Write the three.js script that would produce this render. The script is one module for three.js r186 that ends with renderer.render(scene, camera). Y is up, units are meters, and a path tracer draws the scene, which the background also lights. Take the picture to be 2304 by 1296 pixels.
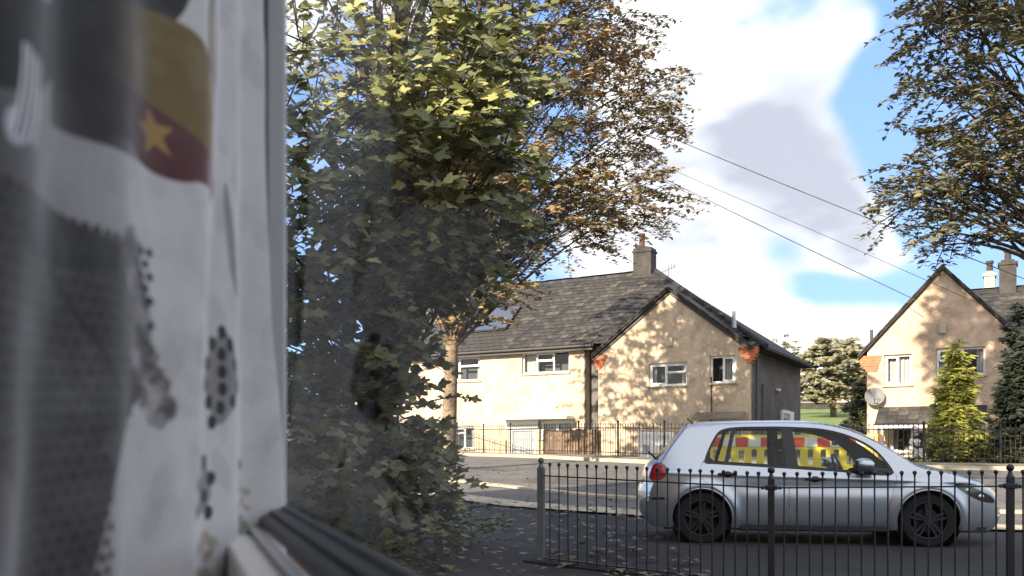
import * as THREE from 'three';
import { RoundedBoxGeometry } from 'three/addons/geometries/RoundedBoxGeometry.js';
import { mergeGeometries } from 'three/addons/utils/BufferGeometryUtils.js';

// ------------------------------------------------------------------ camera, sky, sun, exposure
const scene = new THREE.Scene();
const CY = 1.25;                                    // eye height above the yard
const camera = new THREE.PerspectiveCamera(35.9, 2304 / 1296, 0.02, 900);
camera.position.set(0, CY, 0);
camera.setViewOffset(2304, 1296, 0, -364, 2304, 1296);   // level camera, lens shifted up
camera.focus = 18;
camera.userData.fStop = 6;
scene.add(camera);
const renderer = new THREE.WebGLRenderer({ antialias: true });
renderer.toneMapping = THREE.LinearToneMapping;
renderer.toneMappingExposure = 2.6;
renderer.shadowMap.enabled = true;
const SUN_AZ = 40 * Math.PI / 180, SUN_EL = 25.6 * Math.PI / 180;    // the light travels towards this azimuth
const sunDir = new THREE.Vector3(-Math.sin(SUN_AZ) * Math.cos(SUN_EL), Math.sin(SUN_EL), Math.cos(SUN_AZ) * Math.cos(SUN_EL));
const sun = new THREE.DirectionalLight(new THREE.Color(1, 0.86, 0.68), 5);
sun.position.copy(sunDir).multiplyScalar(80);
sun.castShadow = true; sun.shadow.radius = 1;
Object.assign(sun.shadow.camera, { left: -60, right: 60, top: 60, bottom: -60, near: 1, far: 200 });
scene.add(sun);

// ------------------------------------------------------------------ random and noise
function RNG(seed) { let s = seed >>> 0; return () => { s = (s + 0x6D2B79F5) >>> 0; let t = s; t = Math.imul(t ^ (t >>> 15), t | 1); t ^= t + Math.imul(t ^ (t >>> 7), t | 61); return ((t ^ (t >>> 14)) >>> 0) / 4294967296; }; }
const hash3 = (x, y, z) => { let h = Math.imul(x, 374761393) ^ Math.imul(y, 668265263) ^ Math.imul(z, 2147483647 ^ 0x5bd1e995); h = Math.imul(h ^ (h >>> 13), 1274126177); return ((h ^ (h >>> 16)) >>> 0) / 4294967296; };
const sm = t => t * t * (3 - 2 * t), clamp = (x, a = 0, b = 1) => Math.min(b, Math.max(a, x)), sstep = (a, b, x) => sm(clamp((x - a) / (b - a)));
const mix = (a, b, t) => a + (b - a) * t;
function vnoise(x, y, z, per = 0) {
  const X = Math.floor(x), Y = Math.floor(y), Z = Math.floor(z), fx = sm(x - X), fy = sm(y - Y), fz = sm(z - Z);
  const w = per ? n => ((n % per) + per) % per : n => n, x0 = w(X), x1 = w(X + 1), y0 = w(Y), y1 = w(Y + 1);
  const q = zz => mix(mix(hash3(x0, y0, zz), hash3(x1, y0, zz), fx), mix(hash3(x0, y1, zz), hash3(x1, y1, zz), fx), fy);
  return mix(q(Z), q(Z + 1), fz);
}
function fbm(x, y, z, o = 5) { let s = 0, a = 0.5, n = 0; for (let i = 0; i < o; i++) { s += a * vnoise(x, y, z); n += a; a *= 0.5; x = x * 2.03 + 7.1; y = y * 2.03 + 3.7; z = z * 2.03 + 1.3; } return s / n; }
function fbmT(u, v, f, o, seed) { let s = 0, a = 0.5, n = 0; for (let i = 0; i < o; i++) { s += a * vnoise(u * f, v * f, seed + i * 11, f); n += a; a *= 0.55; f *= 2; } return s / n; }

// ------------------------------------------------------------------ sky: broken autumn cloud over blue
{
  const W = 1792, H = 896, data = new Float32Array(W * H * 4);
  const blobs = [ // azimuth, elevation, half sizes (degrees), weight: the large clouds in view
    [10, 22, 6, 8, 0.42], [17, 18.8, 5.2, 5.6, 0.42], [20.8, 12.8, 2.0, 2.3, 0.8], [17.5, 7.4, 9, 2.2, 0.34], [10, 12, 4, 3.2, 0.32], [24, 6.5, 7, 2.2, 0.45], [25.5, 10.5, 2.2, 1.6, 0.3], [22, 23.5, 2.5, 1.6, 0.3], [-10, 22, 12, 10, 0.12],
    [23.2, 18.5, 2.4, 5.5, -0.6], [28, 14, 4.5, 9, -0.5], [17.2, 12.2, 2.6, 1.2, -0.30], [14, 13.4, 2, 1.2, -0.12], [19.5, 10.2, 2.4, 1.2, -0.26], [35, 18, 8, 10, -0.15], [0, 21, 4, 8, -0.2]];
  for (let j = 0; j < H; j++) {
    const el = ((j + 0.5) / H - 0.5) * Math.PI, sy = Math.sin(el), cy = Math.cos(el), ed = el * 180 / Math.PI;
    for (let i = 0; i < W; i++) {
      const th = ((i + 0.5) / W - 0.5) * 2 * Math.PI;           // atan2(z, x)
      const dx = cy * Math.cos(th), dz = cy * Math.sin(th);
      const az = Math.atan2(dx, -dz) * 180 / Math.PI;
      const k = 4 * (j * W + i);
      const e = Math.max(0, sy);
      // clear air
      let r = mix(0.34, 0.055, Math.pow(e, 0.45)), g = mix(0.51, 0.135, Math.pow(e, 0.45)), b = mix(0.66, 0.44, Math.pow(e, 0.5));
      const sd = dx * sunDir.x + sy * sunDir.y + dz * sunDir.z, halo = Math.pow(Math.max(0, sd), 6) * 0.35; r += halo; g += halo * 0.9; b += halo * 0.75;
      // clouds
      const py = sy * 1.7 + 0.2, n = fbm(dx * 3.1 + 4, py * 4.6 + 9, dz * 3.1 + 2, 6), n2 = fbm(dx * 12 + 1, py * 17, dz * 12 + 5, 6);
      let d = (n - 0.53) * 1.5 + (n2 - 0.5) * 0.5 + 0.05 + 0.2 * sstep(42, 75, Math.abs(az)) + 0.16 * sstep(35, 60, ed);
      let grey = 0;
      for (const [a, l, sa, sl, w] of blobs) { const q = ((az - a) / sa) ** 2 + ((ed - l) / sl) ** 2; if (q < 9) d += w * Math.exp(-q); }
      const c = sstep(-0.06, 0.20, d);
      const q1 = ((az - 17.6) / 5.6) ** 2 + ((ed - 18.4) / 6.2) ** 2, q2 = ((az - 21.2) / 2.0) ** 2 + ((ed - 9.6) / 1.5) ** 2;   // the shaded bellies of two clouds
      grey = 1.05 * Math.exp(-q1 * 0.75) + 0.5 * Math.exp(-q2) + 0.25 * sstep(0.25, 0.5, d) * sstep(0.45, 0.65, n2);
      
      grey = clamp(sstep(0.0, 1.25, grey * 0.95 + (n2 - 0.5) * 1.1 + (n - 0.5) * 1.3) * 0.95 + 0.12 * sstep(0.6, 0.35, n2), 0, 0.9);
      const L = mix(0.62, 0.25, grey), cr = L * mix(1, 0.93, grey), cg = L * mix(1, 0.99, grey), cb = L * mix(1.01, 1.18, grey);
      r = mix(r, cr, c); g = mix(g, cg, c); b = mix(b, cb, c);
      if (sy < 0) { const t = clamp(-sy * 6); r = mix(r, 0.12, t); g = mix(g, 0.12, t); b = mix(b, 0.1, t); }
      data[k] = r; data[k + 1] = g; data[k + 2] = b; data[k + 3] = 1;
    }
  }
  const t = new THREE.DataTexture(data, W, H, THREE.RGBAFormat, THREE.FloatType);
  t.mapping = THREE.EquirectangularReflectionMapping; t.magFilter = THREE.LinearFilter; t.minFilter = THREE.LinearFilter; t.needsUpdate = true;
  scene.background = t; scene.environment = t;
}

// ------------------------------------------------------------------ helpers
const taken = {};
function numbered(name) { const n = taken[name] = (taken[name] ?? -1) + 1; return n ? `${name}_${String(n).padStart(3, '0')}` : name; }
function tag(o, label, category, group, kind) { if (label) o.userData.label = label; if (category) o.userData.category = category; if (group) o.userData.group = group; if (kind) o.userData.kind = kind; return o; }
function thing(name, label, category, [x, y, z] = [0, 0, 0], turn = 0, group) { const o = new THREE.Group(); o.name = numbered(name); o.position.set(x, y, z); o.rotation.y = turn; scene.add(o); return tag(o, label, category, group); }
function flat(g) { let h = g.index ? g.toNonIndexed() : g; for (const k of Object.keys(h.attributes)) if (!['position', 'normal', 'uv'].includes(k)) h.deleteAttribute(k); if (!h.attributes.normal) h.computeVertexNormals(); if (!h.attributes.uv) h.setAttribute('uv', new THREE.BufferAttribute(new Float32Array(h.attributes.position.count * 2), 2)); return h; }
function merge(gs) { return gs.length === 1 ? gs[0] : mergeGeometries(gs.map(flat)); }
function obj(name, gs, material, parent = scene) { const m = new THREE.Mesh(Array.isArray(gs) ? merge(gs) : gs, material); m.name = parent === scene ? numbered(name) : name; m.castShadow = m.receiveShadow = true; parent.add(m); return m; }
function struct(name, gs, material) { return tag(obj(name, gs, material), null, null, null, 'structure'); }
function box(x0, x1, y0, y1, z0, z1, r = 0) { const w = x1 - x0, h = y1 - y0, d = z1 - z0; const g = r ? new RoundedBoxGeometry(w, h, d, 2, r) : new THREE.BoxGeometry(w, h, d); g.translate((x0 + x1) / 2, (y0 + y1) / 2, (z0 + z1) / 2); return metric(g); }
function metric(g) { // uv in metres from the face each triangle lies on
  g = flat(g); const p = g.attributes.position, n = g.attributes.normal, uv = g.attributes.uv;
  for (let i = 0; i < p.count; i++) { const ax = Math.abs(n.getX(i)), ay = Math.abs(n.getY(i)), az = Math.abs(n.getZ(i)); if (ax > ay && ax > az) uv.setXY(i, p.getZ(i), p.getY(i)); else if (ay > az) uv.setXY(i, p.getX(i), p.getZ(i)); else uv.setXY(i, p.getX(i), p.getY(i)); }
  return g;
}
const V = (x, y, z) => new THREE.Vector3(x, y, z);
function tube(pts, r, seg = 8, rad = 6) { const c = pts.length === 2 ? new THREE.LineCurve3(V(...pts[0]), V(...pts[1])) : new THREE.CatmullRomCurve3(pts.map(p => V(...p))); return new THREE.TubeGeometry(c, pts.length === 2 ? 1 : seg, r, rad, false); }
function cyl(x, y0, y1, z, r0, r1 = r0, n = 12) { const g = new THREE.CylinderGeometry(r1, r0, y1 - y0, n); g.translate(x, (y0 + y1) / 2, z); return g; }
function limb(pts, r0, r1, seg = 6, rad = 6) { // tapered tube along a smooth path
  const c = new THREE.CatmullRomCurve3(pts), pos = [], idx = [], nor = [], uv = [], fr = c.computeFrenetFrames(seg, false);
  for (let i = 0; i <= seg; i++) { const t = i / seg, P = c.getPoint(t), r = mix(r0, r1, t); for (let j = 0; j <= rad; j++) { const a = j / rad * 2 * Math.PI, n = fr.normals[i].clone().multiplyScalar(Math.cos(a)).addScaledVector(fr.binormals[i], Math.sin(a)); pos.push(P.x + n.x * r, P.y + n.y * r, P.z + n.z * r); nor.push(n.x, n.y, n.z); uv.push(j / rad, P.y); } }
  for (let i = 0; i < seg; i++) for (let j = 0; j < rad; j++) { const a = i * (rad + 1) + j, b = a + rad + 1; idx.push(a, a + 1, b, b, a + 1, b + 1); }
  const g = new THREE.BufferGeometry(); g.setAttribute('position', new THREE.Float32BufferAttribute(pos, 3)); g.setAttribute('normal', new THREE.Float32BufferAttribute(nor, 3)); g.setAttribute('uv', new THREE.Float32BufferAttribute(uv, 2)); g.setIndex(idx); return g;
}
function tris(list) { // list of [a, b, c] corner triples; metric uv
  const pos = []; for (const t of list) for (const p of t) pos.push(...p);
  const g = new THREE.BufferGeometry(); g.setAttribute('position', new THREE.Float32BufferAttribute(pos, 3)); g.computeVertexNormals(); return metric(g);
}
const quad = (a, b, c, d) => [[a, b, c], [a, c, d]];
function slab(poly, th) { // closed slab from a planar convex polygon, thickness downwards
  const lo = poly.map(([x, y, z]) => [x, y - th, z]), t = [];
  for (let i = 1; i < poly.length - 1; i++) { t.push([poly[0], poly[i], poly[i + 1]], [lo[0], lo[i + 1], lo[i]]); }
  for (let i = 0; i < poly.length; i++) { const j = (i + 1) % poly.length; t.push(...quad(poly[i], lo[i], lo[j], poly[j])); }
  return tris(t);
}
// ------------------------------------------------------------------ materials
function tex(size, rep, fn, srgb) { // tileable texture; rep = metres per tile
  const d = new Uint8Array(size * size * 4);
  for (let j = 0; j < size; j++) for (let i = 0; i < size; i++) { const c = fn(i / size, j / size), k = 4 * (j * size + i); for (let m = 0; m < 3; m++) { const v = typeof c === 'number' ? c : c[m]; d[k + m] = 255 * clamp(srgb ? (v <= 0.0031308 ? 12.92 * v : 1.055 * Math.pow(v, 1 / 2.4) - 0.055) : v); } d[k + 3] = 255; }
  const t = new THREE.DataTexture(d, size, size); t.wrapS = t.wrapT = THREE.RepeatWrapping; t.magFilter = THREE.LinearFilter; t.minFilter = THREE.LinearMipmapLinearFilter; t.generateMipmaps = true; t.repeat.set(1 / rep, 1 / rep); if (srgb) t.colorSpace = THREE.SRGBColorSpace; t.needsUpdate = true; return t;
}
const std = (c, roughness = 0.8, metalness = 0, more = {}) => new THREE.MeshStandardMaterial({ color: new THREE.Color().setRGB(...c), roughness, metalness, ...more });
function grainy(c, rep, { f = 8, amp = 0.35, coarse = 0.3, size = 256, rough = 0.9, bump = 0.004, tint = [1, 1, 1], seed = 1, white = 0.35 } = {}) {
  const map = tex(size, rep, (u, v) => { const a = fbmT(u, v, f, 5, seed) - 0.5, b = fbmT(u, v, 3, 3, seed + 50) - 0.5, w = hash3(Math.floor(u * size), Math.floor(v * size), seed) - 0.5, k = 1 + a * amp * 2 + w * white * amp * 2, q = b * coarse * 2; return [c[0] * k * (1 + q * tint[0]), c[1] * k * (1 + q * tint[1]), c[2] * k * (1 + q * tint[2])]; }, true);
  const bm = tex(size, rep, (u, v) => 0.5 + (fbmT(u, v, f * 4, 3, seed + 9) - 0.5) * 0.9 + (hash3(Math.floor(u * size), Math.floor(v * size), seed + 3) - 0.5) * 0.5);
  return new THREE.MeshStandardMaterial({ map, roughness: rough, bumpMap: bm, bumpScale: bump });
}
const M = {
  render: grainy([0.53, 0.412, 0.295], 3.1, { f: 14, amp: 0.34, coarse: 0.34, seed: 3, bump: 0.02, size: 512 }),
  renderPink: grainy([0.51, 0.37, 0.27], 3.1, { f: 14, amp: 0.30, coarse: 0.32, seed: 5, bump: 0.02, size: 512 }),
  chimney: grainy([0.046, 0.041, 0.037], 1.7, { f: 8, amp: 0.5, coarse: 0.4, seed: 8, bump: 0.01 }),
  slate: [[0.036, 0.033, 0.031], [0.050, 0.045, 0.040], [0.029, 0.028, 0.028], [0.072, 0.064, 0.054], [0.040, 0.038, 0.037]].map((c, i) => grainy(c, 0.9, { f: 6, amp: 0.5, coarse: 0.5, size: 128, seed: 20 + i, bump: 0.003 })),
  asphalt: grainy([0.105, 0.098, 0.088], 4.3, { f: 10, amp: 0.35, coarse: 0.35, seed: 31, bump: 0.004 }),
  tarmac: grainy([0.02, 0.0195, 0.019], 3.7, { f: 9, amp: 0.4, coarse: 0.45, seed: 33, bump: 0.006 }),
  tarPatch: grainy([0.065, 0.06, 0.055], 2.7, { f: 9, amp: 0.4, coarse: 0.4, seed: 34, bump: 0.004 }),
  pave: grainy([0.20, 0.165, 0.125], 2.9, { f: 8, amp: 0.3, coarse: 0.4, seed: 35, bump: 0.003 }),
  concrete: grainy([0.40, 0.34, 0.25], 2.3, { f: 8, amp: 0.25, coarse: 0.3, seed: 37, bump: 0.003 }),
  soil: grainy([0.055, 0.045, 0.03], 2.7, { f: 10, amp: 0.6, coarse: 0.5, seed: 39, bump: 0.02 }),
  grass: grainy([0.13, 0.17, 0.035], 5.3, { f: 12, amp: 0.4, coarse: 0.25, seed: 41, bump: 0.02 }),
  lawn: grainy([0.11, 0.125, 0.04], 3.3, { f: 14, amp: 0.5, coarse: 0.4, seed: 43, bump: 0.02 }),
  brick: grainy([0.52, 0.16, 0.085], 0.9, { f: 6, amp: 0.3, coarse: 0.3, size: 256, seed: 45, bump: 0.004 }),
  plaster: std([0.55, 0.53, 0.5], 0.9),
  darkbrick: std([0.2, 0.11, 0.08], 0.9),
  upvc: std([0.80, 0.80, 0.79], 0.35),
  upvcGrey: std([0.34, 0.36, 0.38], 0.35),
  fascia: std([0.055, 0.05, 0.047], 0.6),
  pipe: std([0.045, 0.045, 0.045], 0.5),
  greyPaintAndShade: std([0.12, 0.11, 0.10], 0.7),
  iron: std([0.018, 0.018, 0.022], 0.45, 0.1),
  ironGrey: std([0.11, 0.115, 0.12], 0.55, 0.1),
  pane: new THREE.MeshPhysicalMaterial({ color: new THREE.Color(0.012, 0.013, 0.016), roughness: 0.06, specularIntensity: 0.8 }),
  paneNet: new THREE.MeshPhysicalMaterial({ color: new THREE.Color(0.10, 0.10, 0.105), roughness: 0.12 }),
  shadedRender: grainy([0.15, 0.135, 0.128], 2.3, { f: 12, amp: 0.3, coarse: 0.3, seed: 7, bump: 0.02 }),
  drape: std([0.42, 0.41, 0.40], 0.95),
  clearPane: new THREE.MeshPhysicalMaterial({ color: new THREE.Color(0.9, 0.93, 0.93), transmission: 1, thickness: 0, roughness: 0, ior: 1.5 }),
  net: std([0.62, 0.62, 0.6], 0.9),
  solar: new THREE.MeshPhysicalMaterial({ color: new THREE.Color(0.06, 0.07, 0.095), roughness: 0.4, clearcoat: 0.15 }),
  alu: std([0.5, 0.5, 0.5], 0.4, 0.8),
  terracotta: std([0.10, 0.045, 0.03], 0.85),
  bark: grainy([0.115, 0.095, 0.065], 0.8, { f: 6, amp: 0.6, coarse: 0.5, size: 256, seed: 51, bump: 0.02 }),
  barkPale: grainy([0.23, 0.175, 0.115], 0.9, { f: 5, amp: 0.9, coarse: 0.7, size: 256, seed: 53, bump: 0.06 }),
  twig: std([0.06, 0.045, 0.032], 0.9),
  wire: std([0.03, 0.03, 0.035], 0.6),
};
const windowGlass = new THREE.MeshPhysicalMaterial({ color: new THREE.Color(0.97, 0.98, 0.975), transmission: 1, thickness: 0, roughness: 0, ior: 1.5, specularIntensity: 0.38 });
// ground level: our yard is flat, the road and what lies beyond it climb
const LEVELS = [[9, 0], [10.4, 0.1], [12.6, 0.1], [28.7, 0.85], [33, 0.98], [38, 1.02], [300, 18.8], [900, 18.8]];
const hY = Z => { for (let i = 0; i < LEVELS.length; i++) if (Z < LEVELS[i][0]) return i ? mix(LEVELS[i - 1][1], LEVELS[i][1], (Z - LEVELS[i - 1][0]) / (LEVELS[i][0] - LEVELS[i - 1][0])) : 0; return 18.8; };
const K = 1.457, deep = L => L.map(([x, z]) => [x, z * K]), lift = z => 0.1034 * z - 0.68;   // the plan was drawn for a shallower site; depths and levels are brought to the real slope
const PX = (px, Z) => (px - 1152) / 2000 * Z;     // metres to the right of the camera axis for a bearing at depth Z
// ------------------------------------------------------------------ ground
{
  const xs = [], zs = []; for (let x = -420; x <= 420; x += (Math.abs(x) < 30 ? 3 : 30)) xs.push(x); for (let z = -15; z < 9; z += 3) zs.push(z); zs.push(9, 9.5, 10, 10.4, 11, 12, 12.6); for (let z = 13.4; z < 38; z += 1) zs.push(z); zs.push(38, 60, 90, 120, 160, 200, 250, 300, 420, 600, 860);
  const t = []; for (let i = 0; i < xs.length - 1; i++) for (let j = 0; j < zs.length - 1; j++) { const P = (a, b) => [xs[a], hY(zs[b]) - 0.03, -zs[b]]; t.push(...quad(P(i, j), P(i + 1, j), P(i + 1, j + 1), P(i, j + 1))); }
  struct('ground', tris(t), M.soil);
}
function strip(A, B, dy, cols = 2, sub = 6) { // sheet between two lines of [X, Z] points
  const at = (L, t) => { const s = t * (L.length - 1), i = Math.min(L.length - 2, Math.floor(s)), f = s - i; return [mix(L[i][0], L[i + 1][0], f), mix(L[i][1], L[i + 1][1], f)]; };
  const n = (A.length - 1) * sub, t = [];
  const P = (i, j) => { const a = at(A, i / n), b = at(B, i / n), q = j / cols, x = mix(a[0], b[0], q), z = mix(a[1], b[1], q); return [x, hY(z) + dy, -z]; };
  for (let i = 0; i < n; i++) for (let j = 0; j < cols; j++) t.push(...quad(P(i, j), P(i + 1, j), P(i + 1, j + 1), P(i, j + 1)));
  return tris(t);
}
const off = (L, d) => L.map(([x, z], i) => { const a = L[Math.max(0, i - 1)], b = L[Math.min(L.length - 1, i + 1)], dx = b[0] - a[0], dz = b[1] - a[1], l = Math.hypot(dx, dz); return [x - dz / l * d, z + dx / l * d]; }); // + d = away from the viewer for lines running right
function wallStrip(L, y0, y1, w) { const B = off(L, -w); const n = strip(L, B, y1, 1, 4), t = []; const sub = 4; for (const K of [L, B]) for (let i = 0; i < K.length - 1; i++) for (let s = 0; s < sub; s++) { const p = f => { const x = mix(K[i][0], K[i + 1][0], f), z = mix(K[i][1], K[i + 1][1], f); return [x, hY(z), -z]; }, a = p(s / sub), b = p((s + 1) / sub); t.push(...quad([a[0], a[1] + y0, a[2]], [b[0], b[1] + y0, b[2]], [b[0], b[1] + y1, b[2]], [a[0], a[1] + y1, a[2]])); } return [n, tris(t)]; }
const FENCE = deep([[-10, 36], [-2.84, 27.5], [-0.97, 25.7], [1.18, 23.4], [3.13, 21.9], [4.2, 20.7], [5.8, 19.7], [8.5, 19.1], [11.5, 18.6], [15.1, 18], [30, 16]]);
const FAR_KERB = off(FENCE, -1.7);
const NEAR_KERB = deep([[-9, 20.5], [-4, 16.4], [-0.2, 13.2], [1.44, 11.85], [4, 10.7], [8, 9.9], [16, 9.4], [30, 9]]);
const NEAR_EDGE = off(NEAR_KERB, -1.75);
const dense = (L, n) => { const o = []; for (let i = 0; i <= n; i++) { const s = i / n * (L.length - 1), k = Math.min(L.length - 2, Math.floor(s)), f = s - k; o.push([mix(L[k][0], L[k + 1][0], f), mix(L[k][1], L[k + 1][1], f)]); } return o; };
struct('road', strip(dense(FAR_KERB, 60), dense(off(NEAR_KERB, 0.2), 60), 0.0, 12, 1), M.asphalt);
struct('road_patch', [strip([[0.6, 22.4], [2.2, 21.2], [3.4, 20.6]], [[0.2, 21.0], [1.8, 19.9], [3.1, 19.4]], 0.005, 2, 4), strip([[-2.5, 27.5], [0.2, 24.9]], [[-2.9, 27.1], [-0.2, 24.5]], 0.005, 2, 6), strip([[4, 24.6], [9, 22.9], [14, 22.2]], [[4, 24.2], [9, 22.55], [14, 21.85]], 0.005, 1, 4)], M.tarPatch);
struct('pavement', strip(FENCE, off(FAR_KERB, 0.12), 0.11, 2, 6), M.pave);
struct('kerb', wallStrip(off(FAR_KERB, 0.12), -0.1, 0.115, 0.12), M.concrete);
struct('near_kerb', wallStrip(off(NEAR_KERB, 0.24), -0.1, 0.07, 0.24), M.concrete);
struct('near_pavement', strip(NEAR_KERB, NEAR_EDGE, 0.03, 2, 6), M.asphalt);
struct('footpath_edging', strip(off(NEAR_EDGE, 0.1), off(NEAR_EDGE, -0.62), 0.045, 2, 6), M.concrete);
struct('parking_yard', strip(off(NEAR_EDGE, -0.62), [[-9, 7.4], [-4, 7.4], [-0.2, 7.4], [1.44, 7.4], [4, 7.4], [8, 7.4], [16, 7.4], [30, 7.4]], 0.012, 12, 6), M.tarmac);
struct('front_garden', strip(off(FENCE, 9), FENCE, 0.02, 4, 6), M.lawn);
struct('front_yard', strip([[-3, 7.3], [2, 7.3], [12, 7.3]], [[-3, 8 - 2], [2, -2], [12, -8]], 0.006, 2, 3), M.tarmac);
struct('grass_field', strip(deep([[20, 88], [40, 88], [90, 88]]), deep([[8, 40], [20, 40], [45, 40]]), 0.08, 6, 6), M.grass);
// low concrete edging under the near railing
struct('railing_kerb', wallStrip([[0.2, 9.6], [2.35, 8.13], [4.31, 7.76], [6.6, 7.65]], -0.02, 0.04, 0.14), M.tarmac);

// ------------------------------------------------------------------ windows, doors for houses (parent space: x along the wall, z out of the wall)
function houseWindow(parent, x0, x1, y0, y1, zf, lights, { net = false, sill = true } = {}) {
  const g = [], f = 0.075, z0 = zf - 0.2, z1 = zf - 0.11;
  g.push(box(x0, x1, y1 - f, y1, z0, z1, 0.012), box(x0, x1, y0, y0 + f, z0, z1, 0.012), box(x0, x0 + f, y0 + f, y1 - f, z0, z1, 0.012), box(x1 - f, x1, y0 + f, y1 - f, z0, z1, 0.012));
  const W = new THREE.Group(); W.name = 'window'; parent.add(W);
  let xa = x0 + f, span = x1 - x0 - 2 * f;
  lights.forEach((l, i) => {
    const xb = xa + span * l.w; if (i) g.push(box(xa - 0.035, xa + 0.035, y0 + f, y1 - f, z0, z1 - 0.002, 0.01));
    const rows = l.split ? [[y0 + f, mix(y0, y1, 1 - l.split)], [mix(y0, y1, 1 - l.split), y1 - f]] : [[y0 + f, y1 - f]];
    rows.forEach(([a, b], k) => {
      if (k) g.push(box(xa + 0.035, xb - 0.035, a - 0.035, a + 0.035, z0, z1 - 0.004, 0.01));
      if (l.sash || k) { const e = 0.05; const q = [box(xa, xb, b - e, b, z0 + 0.02, z1 + 0.02, 0.01), box(xa, xb, a, a + e, z0 + 0.02, z1 + 0.02, 0.01), box(xa, xa + e, a, b, z0 + 0.02, z1 + 0.018, 0.01), box(xb - e, xb, a, b, z0 + 0.02, z1 + 0.018, 0.01)]; obj('sash', q, M.upvc, W); }
      obj('pane', metric(new THREE.PlaneGeometry(xb - xa, b - a).translate((xa + xb) / 2, (a + b) / 2, z0 + 0.03)), M.clearPane, W);
    });
    xa = xb;
  });
  obj('frame', g, M.upvc, W);
  obj('room_backing', box(x0 - 0.25, x1 + 0.25, y0 - 0.25, y1 + 0.25, zf - 0.66, zf - 0.62), M.fascia, W);  // added dark board standing in for the unlit room behind the glass
  const wavy = (a, b) => { const q = new THREE.PlaneGeometry(b - a, y1 - y0, 24, 1), p = q.attributes.position; for (let i = 0; i < p.count; i++) p.setZ(i, 0.025 * Math.sin((p.getX(i) + a) * 46) + 0.012 * Math.sin((p.getX(i) + a) * 19)); q.computeVertexNormals(); return q.translate((a + b) / 2, (y0 + y1) / 2, zf - 0.31); };
  const w = x1 - x0, any = lights.some(l => l.net);
  if (any) { let q = x0 + f; for (const l of lights) { if (l.net) obj('curtain', wavy(q + 0.02, q + (w - 2 * f) * l.w - 0.02), M.drape, W); q += (w - 2 * f) * l.w; } } else for (const [a, b] of [[x0 + 0.04, x0 + 0.04 + w * 0.13], [x1 - 0.04 - w * 0.16, x1 - 0.04]]) obj('curtain', wavy(a, b), M.drape, W);
  if (sill) obj('sill', box(x0 - 0.06, x1 + 0.06, y0 - 0.07, y0 - 0.003, zf - 0.11, zf + 0.07, 0.015), M.concrete, W);
  return W;
}
function wallShape(outer, holes, z1, depth = 0.28) {
  const s = new THREE.Shape(outer.map(p => new THREE.Vector2(...p)));
  for (const [a, b, c, d] of holes) s.holes.push(new THREE.Path([[a, c], [a, d], [b, d], [b, c]].map(p => new THREE.Vector2(...p))));
  const g = new THREE.ExtrudeGeometry(s, { depth, bevelEnabled: false }); g.translate(0, 0, z1 - depth); return metric(g);
}
function tileField(parent, O, ux, uy, nor, cols, rows, w, h, seed, test = () => true, limit = 300, prefer = () => 0) { // real overlapping roof tiles on a slope; the nearest ones single, the rest in one piece
  const rng = RNG(seed), geos = [0, 1, 2].map(k => { const g = new THREE.BoxGeometry(w - 0.008, 0.022, h * 1.22); const p = g.attributes.position; for (let i = 0; i < p.count; i++) p.setY(i, p.getY(i) + (p.getZ(i) > 0 ? 0.004 : -0.012) + ((k - 1) * 0.004) * Math.sign(p.getX(i))); g.computeVertexNormals(); return metric(g); });
  const list = [], m = new THREE.Matrix4(), bx = V(...ux), by = V(...uy), bn = V(...nor);
  for (let r = 0; r < rows; r++) for (let c = 0; c < cols; c++) {
    const s = (c + (r % 2 ? 0.5 : 0)) * w, t = r * h; if (!test(s, t)) continue;
    const P = V(...O).addScaledVector(bx, s + w / 2).addScaledVector(by, t + h / 2).addScaledVector(bn, 0.02 + (rng() - 0.5) * 0.008);
    m.makeBasis(bx, bn, by.clone().negate()).setPosition(P);
    const q = new THREE.Matrix4().makeRotationY((rng() - 0.5) * 0.025).multiply(new THREE.Matrix4().makeRotationX(-0.035 + (rng() - 0.5) * 0.02));
    list.push({ m: m.clone().multiply(q), k: Math.floor(rng() * 3), mat: Math.floor(rng() * rng() * 4.99), key: prefer(s, t) });
  }
  list.sort((a, b) => a.key - b.key);
  const rest = [];
  list.forEach((l, i) => { if (i < limit) { const o = obj('roof_tile', geos[l.k], M.slate[l.mat], parent); o.applyMatrix4(l.m); } else rest.push(geos[l.k].clone().applyMatrix4(l.m)); });
  if (rest.length) tag(obj('roof_tiles', rest, M.slate[0], parent), null, null, null, 'stuff');
}
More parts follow.
